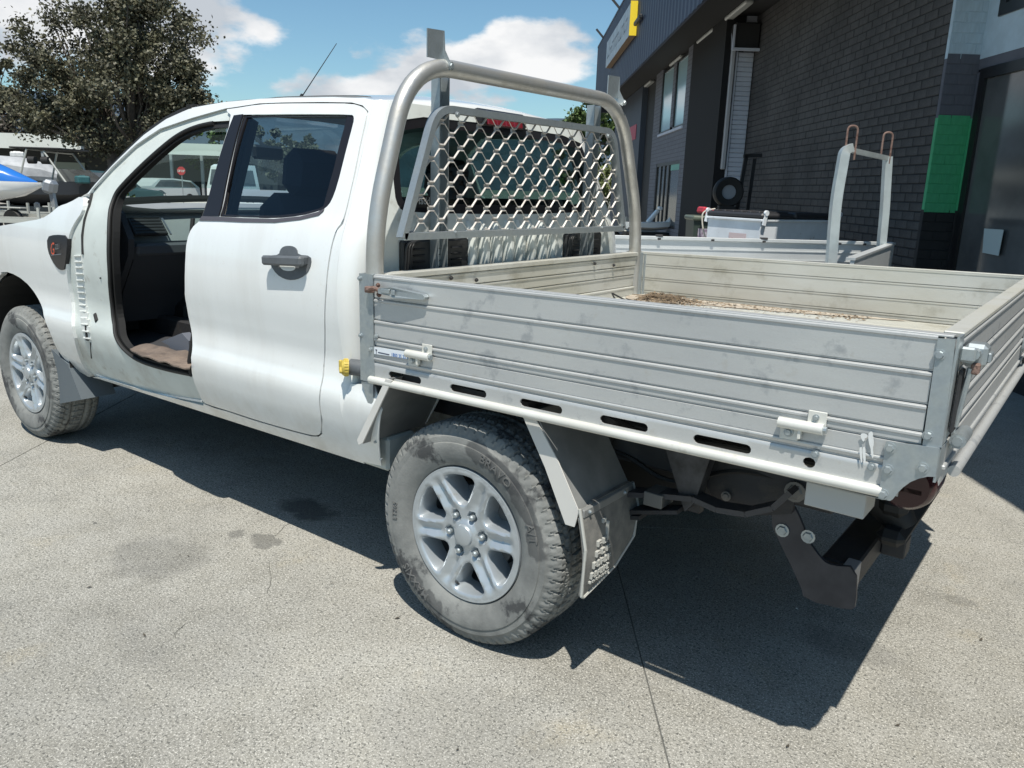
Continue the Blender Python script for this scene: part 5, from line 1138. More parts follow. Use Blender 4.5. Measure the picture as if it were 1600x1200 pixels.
def rim_mesh():
    hp0 = [(.096, -.012), (.096, .012), (.112, .026), (.176, .066), (.188, .064), (.1965, .054), (.2015, .028), (.2030, 0), (.2015, -.028), (.1965, -.054), (.188, -.064), (.176, -.066), (.112, -.026)]
    holes = []
    for k in range(6):
        a = R(98 + 60 * k); c, s = math.cos(a), math.sin(a)
        holes.append(chaikin([(r * c - t * s, r * s + t * c) for r, t in hp0], 1))
    outer = [(.2215 * math.cos(t), .2215 * math.sin(t)) for t in lin(0, 2 * math.pi, 97)[:-1]]
    P, T, LP = cdt(outer, holes, .0075)
    hs = [[P[i] for i in lp] for lp in LP[1:]]
    lug = [(.0690 * math.cos(R(68 + 60 * k)), .0690 * math.sin(R(68 + 60 * k))) for k in range(6)]
    def dep(x, z):
        r = math.hypot(x, z); d = min(segd((x, z), h[i], h[(i + 1) % len(h)]) for h in hs for i in range(len(h)))
        y = interp(r, [0, .030, .042, .050, .085, .11, .20, .215, .2215], [.008, .009, .012, .020, .020, .012, .005, .006, .008])
        if r > .09: y += .016 * min(1, max(0, (d - .008) / .022)) * min(1, (r - .085) / .03) * min(1, max(0, (.212 - r) / .03))
        y += .005 * math.exp(-(d / .004) ** 2)
        dl = min(math.hypot(x - a, z - b) for a, b in lug)
        if dl < .019: y += .020 * min(1, (.019 - dl) / .004)
        return y
    V = [(x, dep(x, z), z) for x, z in P]; F = [tuple(t) for t in T]
    for lp in LP[1:]:
        n = len(lp); cx = sum(P[i][0] for i in lp) / n; cz = sum(P[i][1] for i in lp) / n
        rings = [lp]
        for sc_, dy in ((.97, .003), (.90, .022), (.85, .040), (.84, .080)):
            n0 = len(V)
            for i in lp: V.append((cx + (P[i][0] - cx) * sc_, V[i][1] + dy, cz + (P[i][1] - cz) * sc_))
            rings.append(list(range(n0, n0 + n)))
        for a, b in zip(rings[:-1], rings[1:]):
            for k in range(n): F.append((a[k], a[(k + 1) % n], b[(k + 1) % n], b[k]))
    lp = LP[0]; n = len(lp); n0 = len(V)
    for sc_, dy in ((1.010, -.003), (1.022, -.002), (1.026, .008), (1.02, .03)):
        for i in lp: V.append((P[i][0] * sc_, .010 + dy, P[i][1] * sc_))
    rr = [lp] + [list(range(n0 + k * n, n0 + (k + 1) * n)) for k in range(4)]
    for a, b in zip(rr[:-1], rr[1:]):
        for k in range(n): F.append((a[k], a[(k + 1) % n], b[(k + 1) % n], b[k]))
    me = bpy.data.meshes.new('rim'); me.from_pydata(V, [], F)
    bm = bmesh.new(); bm.from_mesh(me); bmesh.ops.recalc_face_normals(bm, faces=bm.faces); bm.to_mesh(me); bm.free()
    sharp(me, 50); me.materials.append(rim_m); return me
TYM, RIM = tyre_mesh(), rim_mesh()
def letters(body, size, r0, a0, parent, m):
    me = textmesh(body, size, .0015, .0002, 'CENTER')
    for v in me.vertices:
        a = a0 - v.co.x / r0; r = r0 + v.co.y - size * .35; y = interp(r, [.262, .285, .305, .330], [-.004, -.010, -.0115, -.007])
        v.co = Vector((r * math.cos(a), y - .0012 - v.co.z, r * math.sin(a)))
    return link('sidewall_lettering', me, m, parent, False)
def wheel(x, side_, ang):
    mb = MB(); mb.lathe([(.228, .02), (.205, .03), (.200, .10), (.200, .235), (.228, .24)], (0, 0, 0), 'y', 48)
    mb.lathe([(.0, .085), (.13, .085), (.145, .09), (.148, .16), (.148, .23), (0, .235)], (0, 0, 0), 'y', 40)
    W = mb.build('wheel', mat('brake_and_barrel', (.15, .155, .16), .5, .5, var=.3, vscale=8), ute)
    W.matrix_parent_inverse = wmat(ute).inverted()
    if side_ < 0: W.location = (x, .038, .3745); W.rotation_euler = (0, ang, 0)
    else: W.location = (x, 1.762, .3745); W.rotation_euler = (0, ang, math.pi)
    for nm, me in (('tyre', TYM), ('rim', RIM)): link(nm, me, None, W, False)
    if side_ < 0:
        for k in range(6):
            a = R(68 + 60 * k); mb = MB(); mb.lathe([(0, .010), (.006, .010), (.0095, .014), (.0095, .036)], (.069 * math.cos(a), 0, .069 * math.sin(a)), 'y', 6 if 0 else 12); mb.build('wheel_nut', galv, None).parent = W
        mb = MB(); mb.lathe([(0, -.001), (.020, .000), (.033, .004), (.037, .010), (.037, .03)], (0, 0, 0), 'y', 32); mb.build('centre_cap', rim_m, None).parent = W
        mb = MB(); a = R(-100 - math.degrees(0)); mb.tube([(.196 * math.cos(a), .03, .196 * math.sin(a)), (.178 * math.cos(a), .012, .178 * math.sin(a))], .004, 8); mb.build('valve_stem', black, None).parent = W
    return W
lt = mat('tyre_lettering', (.12, .122, .12), .9)
w1 = wheel(0, -1, 0.0)
letters('BRAVO', .042, .298, R(62), w1, lt); letters('A/T', .042, .298, R(19), w1, lt)
letters('MAXXIS', .040, .298, R(229), w1, lt); letters('LT265', .026, .292, R(178), w1, lt)
wheel(-3.22, -1, R(20)); wheel(0, 1, 0.3); wheel(-3.22, 1, .8)
# front wheel-well liner and front mud flap
mb = MB()
arc = [(-3.22 + .52 * math.cos(t), .39 + .53 * math.sin(t)) for t in lin(R(-5), R(185), 20)]
for i in range(len(arc) - 1):
    for y0, y1 in ((.06, .55), (1.25, 1.74)):
        a, b = arc[i], arc[i + 1]; mb.add([(a[0], y0, a[1]), (b[0], y0, b[1]), (b[0], y1, b[1]), (a[0], y1, a[1])], [(0, 1, 2, 3)])
mb.span((-4.0, .55, .45), (-2.6, 1.25, 1.1)); mb.build('wheel_well', rubber, ute)
fl = [(-2.893,0.638),(-2.792,0.563),(-2.618,0.515),(-2.519,0.364),(-2.846,0.264)]
mb = MB(); fp = [(0.022,0.655),(0.038,0.592),(0.155,0.465),(0.185,0.288),(0.041,0.277)]
mb.prism([(-2.99,0.623),(-2.928,0.565),(-2.723,0.503),(-2.61,0.333),(-2.942,0.242),(-2.942,0.44)], .02, lambda a, b, t: (a, .055 + t * 9 , b)); mb.build('front_mud_flap', mat('grey_plastic_flap', (.10, .12, .135), .6), ute)

# ------------------------------------------------------------ tray (sits with a slight rake)
KT = .016
def tl(v): return (v[0], v[1], v[2] + KT * v[0])
def tb(mb, name, m, parent=ute, ang=35):
    mb.v = [tl(v) for v in mb.v]; return mb.build(name, m, parent, True, ang)
def ZT(x, z): return z - KT * x
def extr(mb, prof, x0, x1, axis='x'):
    """profile of (y, z) pulled along x, or (x, z) pulled along y"""
    if axis == 'x': mb.prism(prof, x1 - x0, lambda a, b, t: (x0 + t, a, b))
    else: mb.prism(prof, x1 - x0, lambda a, b, t: (a, x0 + t, b))
    return mb
def bolt(mb, c, n=(0, -1, 0), r=.0085):
    c = Vector(c); n = Vector(n); mb.tube([c - n * .002, c + n * .002], r * 1.25, 12); mb.tube([c + n * .001, c + n * .007], [r, r * .75], 6 if r > .009 else 8)
def plank_prof(y0, sg, z0, z1, th=.026):
    # sg = -1: outer face looks to -y. raised bead along the top, shallow lip at the foot
    o = lambda d: y0 + sg * d
    return [(o(-th), z0), (o(-th), z1), (o(-.001), z1), (o(.0035), z1 - .003), (o(.0035), z1 - .0075), (o(0), z1 - .0105), (o(0), z0 + .0045), (o(-.0035), z0 + .003), (o(-.0035), z0)]
ZP = [(1.185, 1.1115), (1.1100, 1.0425), (1.0410, .9845), (.9830, .9560)]
# left side gate
mb = MB(); mb.span((-.352, .000, 1.183), (1.290, .030, 1.1875), .001); gate = tb(mb, 'side_gate', alu)
for a, b in ZP: tb(extr(MB(), plank_prof(0, -1, b, a), -.3525, 1.2625), 'plank', alu, gate)
# posts
mb = MB(); mb.span((-.420, -.003, .832), (-.3545, .004, 1.187)); mb.span((-.420, .004, .832), (-.416, .05, 1.187)); mb.span((-.372, -.0045, .955), (-.3545, -.0035, 1.187)); mb.prism([(-0.423,0.819),(-0.363,0.827),(-0.367,0.759),(-0.383,0.733)], .004, lambda a, b, t: (a, .001 + t, b - KT * a))
fpst = tb(mb, 'front_post', galv)
mb = MB()
for a, b in [(-0.416,1.164),(-0.415,0.977),(-0.342,0.984),(-0.37,0.936),(-0.368,0.839)]: bolt(mb, (a, -.004, ZT(a, b)), r=.0065)
tb(mb, 'bolt', galv, fpst)
mb = MB(); mb.prism([(a, ZT(a, b)) for a, b in [(1.263,1.2),(1.294,1.202),(1.302,0.982),(1.267,0.977)]], .005, lambda a, b, t: (a, -.006 + t, b)); mb.span((1.296, -.001, .962), (1.301, .055, 1.186)); rp = tb(mb, 'rear_post', galv)
mb = MB()
for a, b in [(1.271,1.168),(1.274,1.001)]: bolt(mb, (a, -.006, ZT(a, b)), r=.009)
tb(mb, 'bolt', galv, rp)
cp = [(1.199,0.973),(1.299,0.981),(1.3,0.92),(1.286,0.917),(1.271,0.909),(1.257,0.898),(1.245,0.883),(1.236,0.868),(1.229,0.852),(1.224,0.847),(1.201,0.847)]
mb = MB(); mb.prism([(a, ZT(a, b)) for a, b in cp], .005, lambda a, b, t: (a, -.010 + t, b)); mb.span((1.296, -.004, .885), (1.301, .06, .958)); cpl = tb(mb, 'corner_plate', galv)
mb = MB()
for a, b in [(1.209,0.961),(1.211,0.914),(1.275,0.933),(1.209,0.858)]: bolt(mb, (a, -.011, ZT(a, b)), r=.0095)
tb(mb, 'bolt', galv, cpl)
# coaming under the gate with tie-down slots and the rope rail
def coam(y0, sg):
    def g(x, z):
        y = interp(z, [.835, .847, .851, .8985, .9000, .9030, .9055, .9130, .9160, .9180, .9200, .9535, .955], [.003, .003, 0, 0, .0045, .0045, 0, -.0035, -.003, .0015, 0, 0, .004])
        return (x, y0 - sg * y, z + KT * x)
    return g
slots = []
for a, b in ((-.29, -.145), (-.025, .118), (.24, .385), (.504, .646), (.769, .915), (1.034, 1.062)):
    r = .0118; zc = .8705; n = 6
    slots.append([(a + r - r * math.sin(t), zc + r * math.cos(t)) for t in lin(0, math.pi, n)] + [(b - r + r * math.sin(t), zc - r * math.cos(t)) for t in lin(0, math.pi, n)])
co = [(-.356, .836)] + [(x, .836) for x in (0, .4, .8)] + [(1.235, .836), (1.235, .955), (.8, .955), (0, .955), (-.356, .955)]
def fine_panel(name, outer, holes, g, m, tw):
    # rows at every profile break so the beads stay crisp
    zs = [.836, .847, .851, .8985, .9000, .9030, .9055, .9130, .9160, .9180, .9200, .9535, .955]
    lo = panel(name, [(-.356, .836), (1.235, .836), (1.235, .8985), (-.356, .8985)], holes, g, .012, m, ute, .006, (0, tw, 0), 0, orient=(0, -tw, 0))
    V = []; F = []
    zz = zs[3:]
    for z in zz: V += [g(-.356, z), g(1.235, z)]
    for i in range(len(zz) - 1): F.append((2 * i, 2 * i + 1, 2 * i + 3, 2 * i + 2))
    me = bpy.data.meshes.new(name); me.from_pydata(V, [], F if tw > 0 else [tuple(reversed(q)) for q in F]); link('coaming_upper', me, m, lo); return lo
cl = fine_panel('coaming', co, slots, coam(0, -1), alu, 1)
for nm, x0, x1, ys_, zs_ in (('coaming_right', -.42, 1.3, (1.797, 1.803), (.836, .955)),):
    mb = MB(); mb.span((x0, ys_[0], zs_[0]), (x1, ys_[1], zs_[1])); tb(mb, nm, alu)
mb = MB(); mb.tube([(-.372, -.004, .8415), (1.205, -.004, .8415)], .0125, 16); mb.tube([(-.372, 1.805, .8415), (1.205, 1.805, .8415)], .0125, 12); tb(mb, 'rope_rail', cream)
mb = MB()
for a, b in [(1.06,0.911),(1.178,0.91)]: bolt(mb, (a, -.004, ZT(a, b)), r=.0075)
tb(mb, 'bolt', galv, cl)
# paint splash on the coaming
def on_y(x, z, d=-.0055): return (x, d, z)
wp = mat('splashed_white_paint', (.66, .67, .66), .6)
random.seed(17)
q0 = [(1.136,0.988),(1.195,0.969),(1.157,0.946),(1.196,0.905)]
for i in range(9):
    x = random.uniform(q0[0][0], q0[1][0]); z = random.uniform(q0[1][1] - .03, q0[0][1] - .004); L_ = random.uniform(.008, .035); wd = random.uniform(.002, .006)
    if i < 2: L_, wd = .008, .007
    pts = [(x + wd * math.cos(t) * random.uniform(.7, 1.2) + L_ * .25 * max(0, -math.sin(t)), z + L_ * math.sin(t) * (1 if math.sin(t) < 0 else .4)) for t in lin(0, 2 * math.pi, 10)[:-1]]
    panel('paint_splash', pts, [], lambda a, b, i=i: on_y(a, b, -.0055 - i * .0002), .012, wp, cl, 0, ch=1)
# company strip sticker
stq = [(-0.35,0.948),(-0.178,0.956),(-0.178,0.933),(-0.351,0.925)]
mb = MB(); mb.prism(stq, .0006, lambda a, b, t: (a, -.0052 + t, b)); stk = mb.build('sticker', mat('sticker_pale', (.66, .70, .74), .45), gate)
gq = lambda x, y, z=0: (stq[0][0] + x, -.0058 - z, stq[3][1] + y + .010 * x)
text_on('sticker_number', '1800 35 35 9', .0165, lambda x, y, z: gq(x * .88 + .078, y + .0035), mat('sticker_blue', (.05, .16, .42), .5), stk, bold=.0003)
text_on('sticker_logo', 'T', .018, lambda x, y, z: gq(x * .7 + .006, y + .003), mat('sticker_ink', (.05, .06, .10), .5), stk, bold=.001)
mb = MB(); mb.span((stq[0][0] + .018, -.0058, stq[3][1] + .006), (stq[0][0] + .070, -.0055, stq[3][1] + .0095)); mb.build('sticker_line', MATS['sticker_ink'], stk)
# hinges of the side gate
def hinge(x0, s=1):
    mb = MB()
    mb.span((x0 + .060 * s, -.008, .950), (x0 + .100 * s, -.003, .992), .001)
    mb.tube([(x0, -.0135, .955), (x0 + .098, -.0135, .955)], .0125, 14)
    mb.span((x0 + .055, -.022, .952), (x0 + .095, -.004, .966), .003)
    mb.span((x0 + .004, -.011, .918), (x0 + .045, -.0045, .955), .001)
    mb.span((x0 + .045, -.020, .925), (x0 + .052, -.0045, .955), .001)
    h = tb(mb, 'hinge', cream, gate)
    mb = MB(); bolt(mb, (x0 + .078, -.009, .978), r=.006); bolt(mb, (x0 + .024, -.012, .935), r=.0085); mb.tube([(x0 + .098, -.0135, .955), (x0 + .105, -.0135, .955)], .008, 10); tb(mb, 'hinge_pin', galv, h)
hinge(-.195); hinge(.975)
# over-centre latch at the front
mb = MB()
lp = [(-.300, 1.150), (-.245, 1.158), (-.235, 1.157), (-.120, 1.1455), (-.112, 1.138), (-.118, 1.1305), (-.235, 1.126), (-.245, 1.131), (-.300, 1.135)]
mb.prism(lp, .020, lambda a, b, t: (a, -.034 + t + .012 * max(0, (a + .24) / .12), b)); la = tb(mb, 'gate_latch', galv, ute)
mb = MB(); mb.span((-.285, -.0360, 1.138), (-.248, -.033, 1.151), .001); mb.span((-.24, -.037, 1.136), (-.225, -.033, 1.150), .001); tb(mb, 'latch_plate', galv, la)
mb = MB(); mb.tube(fillet([(-.372, -.012, 1.139), (-.35, -.030, 1.139), (-.33, -.030, 1.150), (-.30, -.022, 1.142)], .01), .007, 8); mb.span((-.375, -.024, 1.130), (-.345, -.004, 1.150), .003); bolt(mb, (-.322, -.012, 1.157), r=.006); bolt(mb, (-.318, -.012, 1.128), r=.007); tb(mb, 'latch_catch', rust, la)
# right side gate and posts
mb = MB(); mb.span((-.352, 1.773, 1.183), (1.290, 1.803, 1.1875), .001); gr = tb(mb, 'side_gate', alu_in)
for a, b in ZP: tb(extr(MB(), plank_prof(1.803, 1, b, a, .02), -.3525, 1.285), 'plank', alu_in, gr)
for a, b in ((1.183, 1.128), (1.126, 1.062), (1.060, 1.000), (.998, .978)):
    prof = [(1.774, b + .001), (1.774 + .006, b + .001), (1.774 + .006, a), (1.774 - .002, a), (1.774 - .002, a - .006), (1.774, a - .008)]
    tb(extr(MB(), prof, -.345, 1.27), 'plank', alu_in, gr)
mb = MB(); mb.span((-.352, 1.765, .978), (-.338, 1.775, 1.184), .001); mb.span((-.330, 1.767, .978), (-.322, 1.776, 1.178), .001); tb(mb, 'gate_stile', galv, gr)
mb = MB(); mb.span((-.42, 1.797, .83), (-.354, 1.805, 1.187)); mb.span((-.420, 1.75, .832), (-.416, 1.803, 1.187)); mb.span((1.262, 1.797, .84), (1.30, 1.806, 1.187)); tb(mb, 'far_post', galv)
# inner face of the near gate
mb = MB(); mb.span((-.345, .0262, .978), (1.27, .030, 1.183)); tb(mb, 'gate_lining', alu_in, gate)
# front board
mb = MB(); mb.span((-.405, .050, 1.168), (-.345, 1.735, 1.1855), .002); fb = tb(mb, 'front_board', alu_in)
for a, b, c in ((1.166, 1.122, -.352), (1.120, 1.078, -.356), (1.076, 1.022, -.360), (1.020, .977, -.352)):
    prof = [(-.395, b), (-.395, a), (c, a), (c + .003, a - .003), (c + .003, a - .007), (c, a - .009), (c, b + .003), (c - .003, b)]
    tb(extr(MB(), prof, .055, 1.725, 'y'), 'plank', alu_in, fb)
mb = MB()
for y, z in ((.36, 1.157), (1.33, 1.157), (.5, 1.14), (1.5, 1.14)): bolt(mb, (-.345, y, z - .004), (1, 0, 0), .006)
tb(mb, 'bolt', steel_d, fb)
# tailgate
mb = MB(); mb.span((1.262, .060, 1.176), (1.300, 1.742, 1.1875), .002); tg = tb(mb, 'tailgate', alu_in)
for a, b in ((1.174, 1.108), (1.106, 1.040), (1.038, .984), (.982, .958)):
    c = 1.298
    prof = [(1.268, b), (1.268, a), (c, a), (c + .004, a - .003), (c + .004, a - .008), (c, a - .011), (c, b + .0045), (c - .004, b + .003), (c - .004, b)]
    tb(extr(MB(), prof, .062, 1.74, 'y'), 'plank', alu, tg)
mb = MB(); mb.span((1.293, .06, .86), (1.300, 1.74, .955)); mb.span((1.285, .06, .895), (1.306, 1.74, .905), .002); mb.tube([(1.312, .16, .868), (1.312, 1.64, .868)], .013, 12); tb(mb, 'rear_sill', alu)
for y in (.14, 1.60):
    mb = MB(); mb.tube([(1.318, y - .06, .957), (1.318, y + .03, .957)], .016, 14); mb.span((1.300, y - .03, .93), (1.306, y + .02, 1.0), .001); mb.tube([(1.318, y - .066, .957), (1.318, y - .06, .957)], .010, 10); tb(mb, 'hinge', galv, tg)
mb = MB(); mb.span((1.302, .062, 1.118), (1.345, .115, 1.166), .008); mb.span((1.345, .070, 1.130), (1.352, .108, 1.150), .002); rl = tb(mb, 'gate_latch', galv)
mb = MB(); mb.tube([(1.325, .028, 1.150), (1.325, .07, 1.148)], .011, 10); mb.tube([(1.322, .045, 1.12), (1.312, .050, .995)], .006, 8); mb.span((1.302, .018, 1.135), (1.330, .030, 1.165), .004); tb(mb, 'latch_rod', galv, rl)
mb = MB(); mb.span((1.322, .040, 1.108), (1.338, .062, 1.130), .003); tb(mb, 'latch_pin', rust, rl)
mb = MB(); mb.span((1.304, .030, .985), (1.312, .068, 1.115), .002); tb(mb, 'latch_backplate', steel_d, rl)
# deck of long floor planks on cross bearers
mb = MB(); mb.span((-.41, .01, .945), (1.292, 1.793, .962)); dk = tb(mb, 'deck', alu_in)
for i in range(9):
    y0 = .03 + i * .1935; mb = MB(); mb.span((-.400, y0, .9625), (1.285, y0 + .1895, .9765), .0015)
    for k in range(6): mb.span((-.400, y0 + .015 + k * .03, .9762), (1.285, y0 + .021 + k * .03, .9778), .0003)
    tb(mb, 'plank', alu_in, dk)
for x in (-.36, .02, .40, .78, 1.12):
    mb = MB(); mb.span((x - .025, .02, .875), (x + .025, 1.78, .944), .002); tb(mb, 'cross_bearer', steel_d)
for y in (.42, 1.36):
    mb = MB(); mb.span((-.42, y - .03, .80), (1.27, y + .03, .874), .002); tb(mb, 'tray_runner', steel_d)
# square tube end under the rear corner
mb = MB(); mb.span((1.04, .03, .775), (1.17, .13, .832), .002); mb.span((.95, .02, .835), (1.2, .14, .8362)); mb.build('bearer_end', mat('dull_white_tube', (.42, .42, .40), .6), ute)
# tail lamp
mb = MB(); mb.lathe([(0, 0), (.046, .0), (.054, .012), (.057, .03), (.057, .12), (0, .12)], (1.243, .03, .872), 'y', 28); lm = mb.build('tail_lamp', darkl, ute)
mb = MB(); mb.span((1.20, .03, .84), (1.295, .22, .89), .02); mb.build('lamp_housing', mat('lamp_housing', (.03, .012, .013), .35), lm)
# mudguards of the near rear wheel
gd = mat('mudguard_grey', (.24, .245, .24), .5, .1, col2=(.17, .175, .175), vscale=6)
q = [(-0.336,0.813),(-0.312,0.81),(-0.452,0.593),(-0.492,0.574)]
mb = MB(); A = [(-0.276,0.838),(-0.417,0.608)]
mb.prism([(A[0][0], A[0][1] + .02), (A[1][0], A[1][1]), (A[1][0] + .012, A[1][1] - .002), (A[0][0] + .012, A[0][1] + .02)], .30, lambda a, b, t: (a, -.008 + t, b)); mb.build('front_mudguard', gd, ute)
edge = mat('guard_edge', (.58, .57, .54), .5)
mb = MB(); mb.prism([(A[0][0] - .012, A[0][1] + .015), (A[1][0] - .012, A[1][1] + .008), (A[1][0] - .004, A[1][1] - .008), (A[1][0] + .016, A[1][1] + .004), (A[0][0] + .016, A[0][1] + .015)], .006, lambda a, b, t: (a, -.015 + t, b)); mb.prism([(A[0][0], A[0][1] + .01), (A[1][0], A[1][1]), (A[1][0] + .02, A[1][1] + .004), (A[0][0] + .02, A[0][1] + .01)], .004, lambda a, b, t: (a, .291 + t, b)); mb.build('mudguard_edge', edge, ute)
mb = MB(); mb.prism([(-.27, .83), (-.27, .865), (.24, .865), (.24, .84)], .26, lambda a, b, t: (a, .04 + t, b)); mb.build('mudguard_top', steel_d, ute)
# rear guard: flat plate with a tapering outer flange
fl_ = [(0.234,0.821),(0.279,0.824),(0.36,0.718),(0.439,0.586),(0.427,0.537),(0.396,0.536),(0.317,0.689)]
mb = MB(); mb.prism(fl_, .004, lambda a, b, t: (a, .028 + t, b)); mb.build('mudguard_flange', edge, ute)
g0 = [(0.274,0.827),(0.441,0.58)]
W0 = .285
mb = MB(); mb.prism([(g0[0][0], g0[0][1] + .02), (g0[1][0], g0[1][1]), (g0[1][0] - .006, g0[1][1] - .002), (g0[0][0] - .006, g0[0][1] + .02)], W0, lambda a, b, t: (a, .033 + t, b)); mb.build('rear_mudguard', gd, ute)
# rubber flap, slightly curved, with raised moulded rows
flapm = mat('rubber_flap', (.20, .195, .18), .7, col2=(.13, .13, .125), vscale=20, bump=.2, bscale=120)
fx = g0[1][0]; fz = g0[1][1]
def flap(y, z):
    s = (fz + .015 - z) / .26; return (fx + .004 + .030 * math.sin(min(1, max(0, s)) * 2.4) , y, z)
fo = [(.022, fz + .018), (.022, fz - .10), (.024, fz - .245), (.035, fz - .252), (.20, fz - .215), (.30, fz - .15), (.335, fz - .06), (.325, fz + .012), (.31, fz + .018)]
fp_ = panel('mud_flap', fo, [], flap, .015, flapm, ute, .012, (-1, 0, 0), 1, orient=(1, 0, 0))
mb = MB()
for k in range(len(fo)):
    a, b = Vector(flap(*chaikin(fo, 0)[k])), Vector(flap(*fo[(k + 1) % len(fo)]))
    if k < 7: mb.tube([a, a.lerp(b, .33) if 0 else (a + b) / 2, b], .005, 6)
mb.build('flap_rim', mat('flap_edge', (.42, .42, .39), .6), fp_)
mb = MB()
for k in range(8): mb.tube([Vector(flap(.03 + k * .037, fz + .012)), Vector(flap(.03 + (k + 1) * .037, fz + .012))], .004, 6)
mb.span((fx + .004, .030, fz - .012), (fx + .014, .315, fz + .014), .003); strap = mb.build('clamp_strip', gd, fp_)
mb = MB(); bolt(mb, (fx + .014, .06, fz + .001), (1, 0, 0), .006); bolt(mb, (fx + .014, .26, fz + .001), (1, 0, 0), .006); mb.build('bolt', galv, strap)
random.seed(5); mb = MB()
def rb(y, z, dy, dz): P = Vector(flap(y, z)); mb.box(P + Vector((.003, 0, 0)), (.009, dy, dz), None, .001)
rb(.13, fz - .045, .018, .012); rb(.14, fz - .078, .008, .06)
for row, (z, n, y0, st, hh) in enumerate(((fz - .100, 2, .085, .03, .018), (fz - .128, 3, .075, .028, .018), (fz - .158, 5, .060, .020, .020), (fz - .188, 6, .052, .017, .020), (fz - .208, 9, .048, .012, .008))):
    for i in range(n):
        y = y0 + i * st
        rb(y, z, st * .25, hh); rb(y + st * .3, z + hh * .38, st * .5, hh * .22); rb(y + st * .3, z - hh * .38 * (i % 2), st * .5, hh * .22)
mb.build('moulded_marks', MATS['flap_edge'], fp_)

# underside: chassis, axle, springs, tow bar
mb = MB()
for y in (.44, 1.36):
    mb.span((-3.7, y - .035, .62), (1.02, y + .035, .755), .008)
for x in (-2.2, -1.2, -.3, .35, .95): mb.span((x - .04, .44, .65), (x + .04, 1.36, .73))
mb.build('chassis', steel_d, ute)
mb = MB()
for y in (.31, 1.49):
    for k in range(4):
        L_ = .62 - k * .12; pts = [(t * L_, y, .455 - .018 * k + .10 * (t * L_ / .62) ** 2 + (.0 if t > 0 else .0)) for t in lin(-1, 1, 9)]
        for a, b in zip(pts[:-1], pts[1:]): mb.beam(a, b, .06, .012)
    mb.span((-.08, y - .04, .36), (-.06, y + .04, .50)); mb.span((.06, y - .04, .36), (.08, y + .04, .50)); mb.span((.30, y - .036, .395), (.34, y + .036, .50))
mb.build('leaf_spring', steel_d, ute)
mb = MB(); q = [(0.251,0.523),(0.415,0.557),(0.565,0.591),(0.662,0.608),(0.736,0.596),(0.82,0.606),(0.892,0.644),(0.934,0.701)]
for a, b in zip(q[:-1], q[1:]): mb.beam((a[0], .31, a[1]), (b[0], .31, b[1]), .06, .016)
mb.build('spring_end', mat('worn_spring', (.055, .055, .06), .5, .2), ute)
mb = MB(); mb.tube([(0, .2, .375), (0, 1.6, .375)], .045, 12); mb.tube([(0, .78, .375), (0, .9, .375), (0, 1.02, .375)], [.06, .15, .06], 14); mb.tube([(-3.22, .2, .375), (-3.22, 1.6, .375)], .04, 10); mb.build('axle', steel_d, ute)
mb = MB(); mb.span((-.64, .29, .50), (-.58, .33, .68)); mb.prism([(.55, .75), (.70, .75), (.665, .60), (.635, .555), (.615, .60)], .05, lambda a, b, t: (a, .30 + t, b)); mb.span((.60, .35, .54), (.66, .38, .76)); mb.build('spring_hanger', mat('worn_bracket', (.07, .072, .078), .45, .3, col2=(.03, .03, .032), vscale=14), ute)
mb = MB(); mb.prism([(0.495,0.764),(0.874,0.749),(0.919,0.675),(0.91,0.595),(0.821,0.565),(0.745,0.548),(0.682,0.571),(0.634,0.641),(0.576,0.699),(0.478,0.708)], .02, lambda a, b, t: (a, .40 + t, b)); mb.build('chassis_plate', steel_d, ute)
mb = MB(); mb.span((.05, .62, .40), (.55, 1.15, .62), .05); mb.build('spare_wheel_tub', rubber, ute)
mb = MB(); mb.span((-1.9, .50, .42), (-.6, .95, .62), .05); mb.build('fuel_tank', black, ute)
mb = MB(); mb.span((-3.6, .5, .45), (-2.3, 1.3, .85), .05); mb.build('engine_sump', rubber, ute)
tbp = [(0.825,0.579),(0.904,0.62),(0.935,0.573),(0.959,0.521),(1.005,0.475),(1.032,0.468),(1.094,0.485),(1.109,0.371),(1.095,0.353),(0.97,0.341),(0.956,0.381)]
mb = MB(); mb.prism(chaikin(tbp, 1), .012, lambda a, b, t: (a, .42 + t, b)); mb.prism(chaikin(tbp, 1), .012, lambda a, b, t: (a, 1.37 + t, b)); tbr = mb.build('tow_bar_bracket', mat('black_painted_steel', (.042, .044, .054), .42, .1, col2=(.028, .029, .036), vscale=10, rvar=.1), ute)
mb = MB()
for a, b in [(0.886,0.532),(0.959,0.535)]: bolt(mb, (a, .418, b), r=.016)
mb.build('bolt', galv, tbr)
bx = [(1.081,0.463),(1.094,0.361)]
mb = MB(); mb.span((bx[0][0] - .03, .432, bx[1][1] + .005), (bx[0][0] + .006, .52, bx[0][1] + .0), .002); mb.build('tow_bar_end', mat('worn_grey_steel', (.34, .33, .33), .55, .3), ute)
mb = MB(); mb.span((bx[0][0] - .10, .50, bx[1][1] + .01), (bx[0][0] - .0, 1.36, bx[1][1] + .09), .006); mb.span((bx[0][0], .80, bx[1][1] + .02), (bx[0][0] + .07, .88, bx[1][1] + .08), .004)
mb.build('tow_bar', steel_d, ute); mb = MB(); mb.span((bx[0][0] + .01, .62, bx[1][1] + .12), (bx[0][0] + .09, 1.2, bx[1][1] + .17), .02); mb.build('step_pad', rubber, ute)
mb = MB(); mb.tube([(1.02, .72, .62), (1.12, .72, .56), (1.15, .72, .52)], [.05, .055, .04], 12); mb.span((1.08, .65, .56), (1.16, .82, .62), .02); mb.build('trailer_plug', rubber, ute)

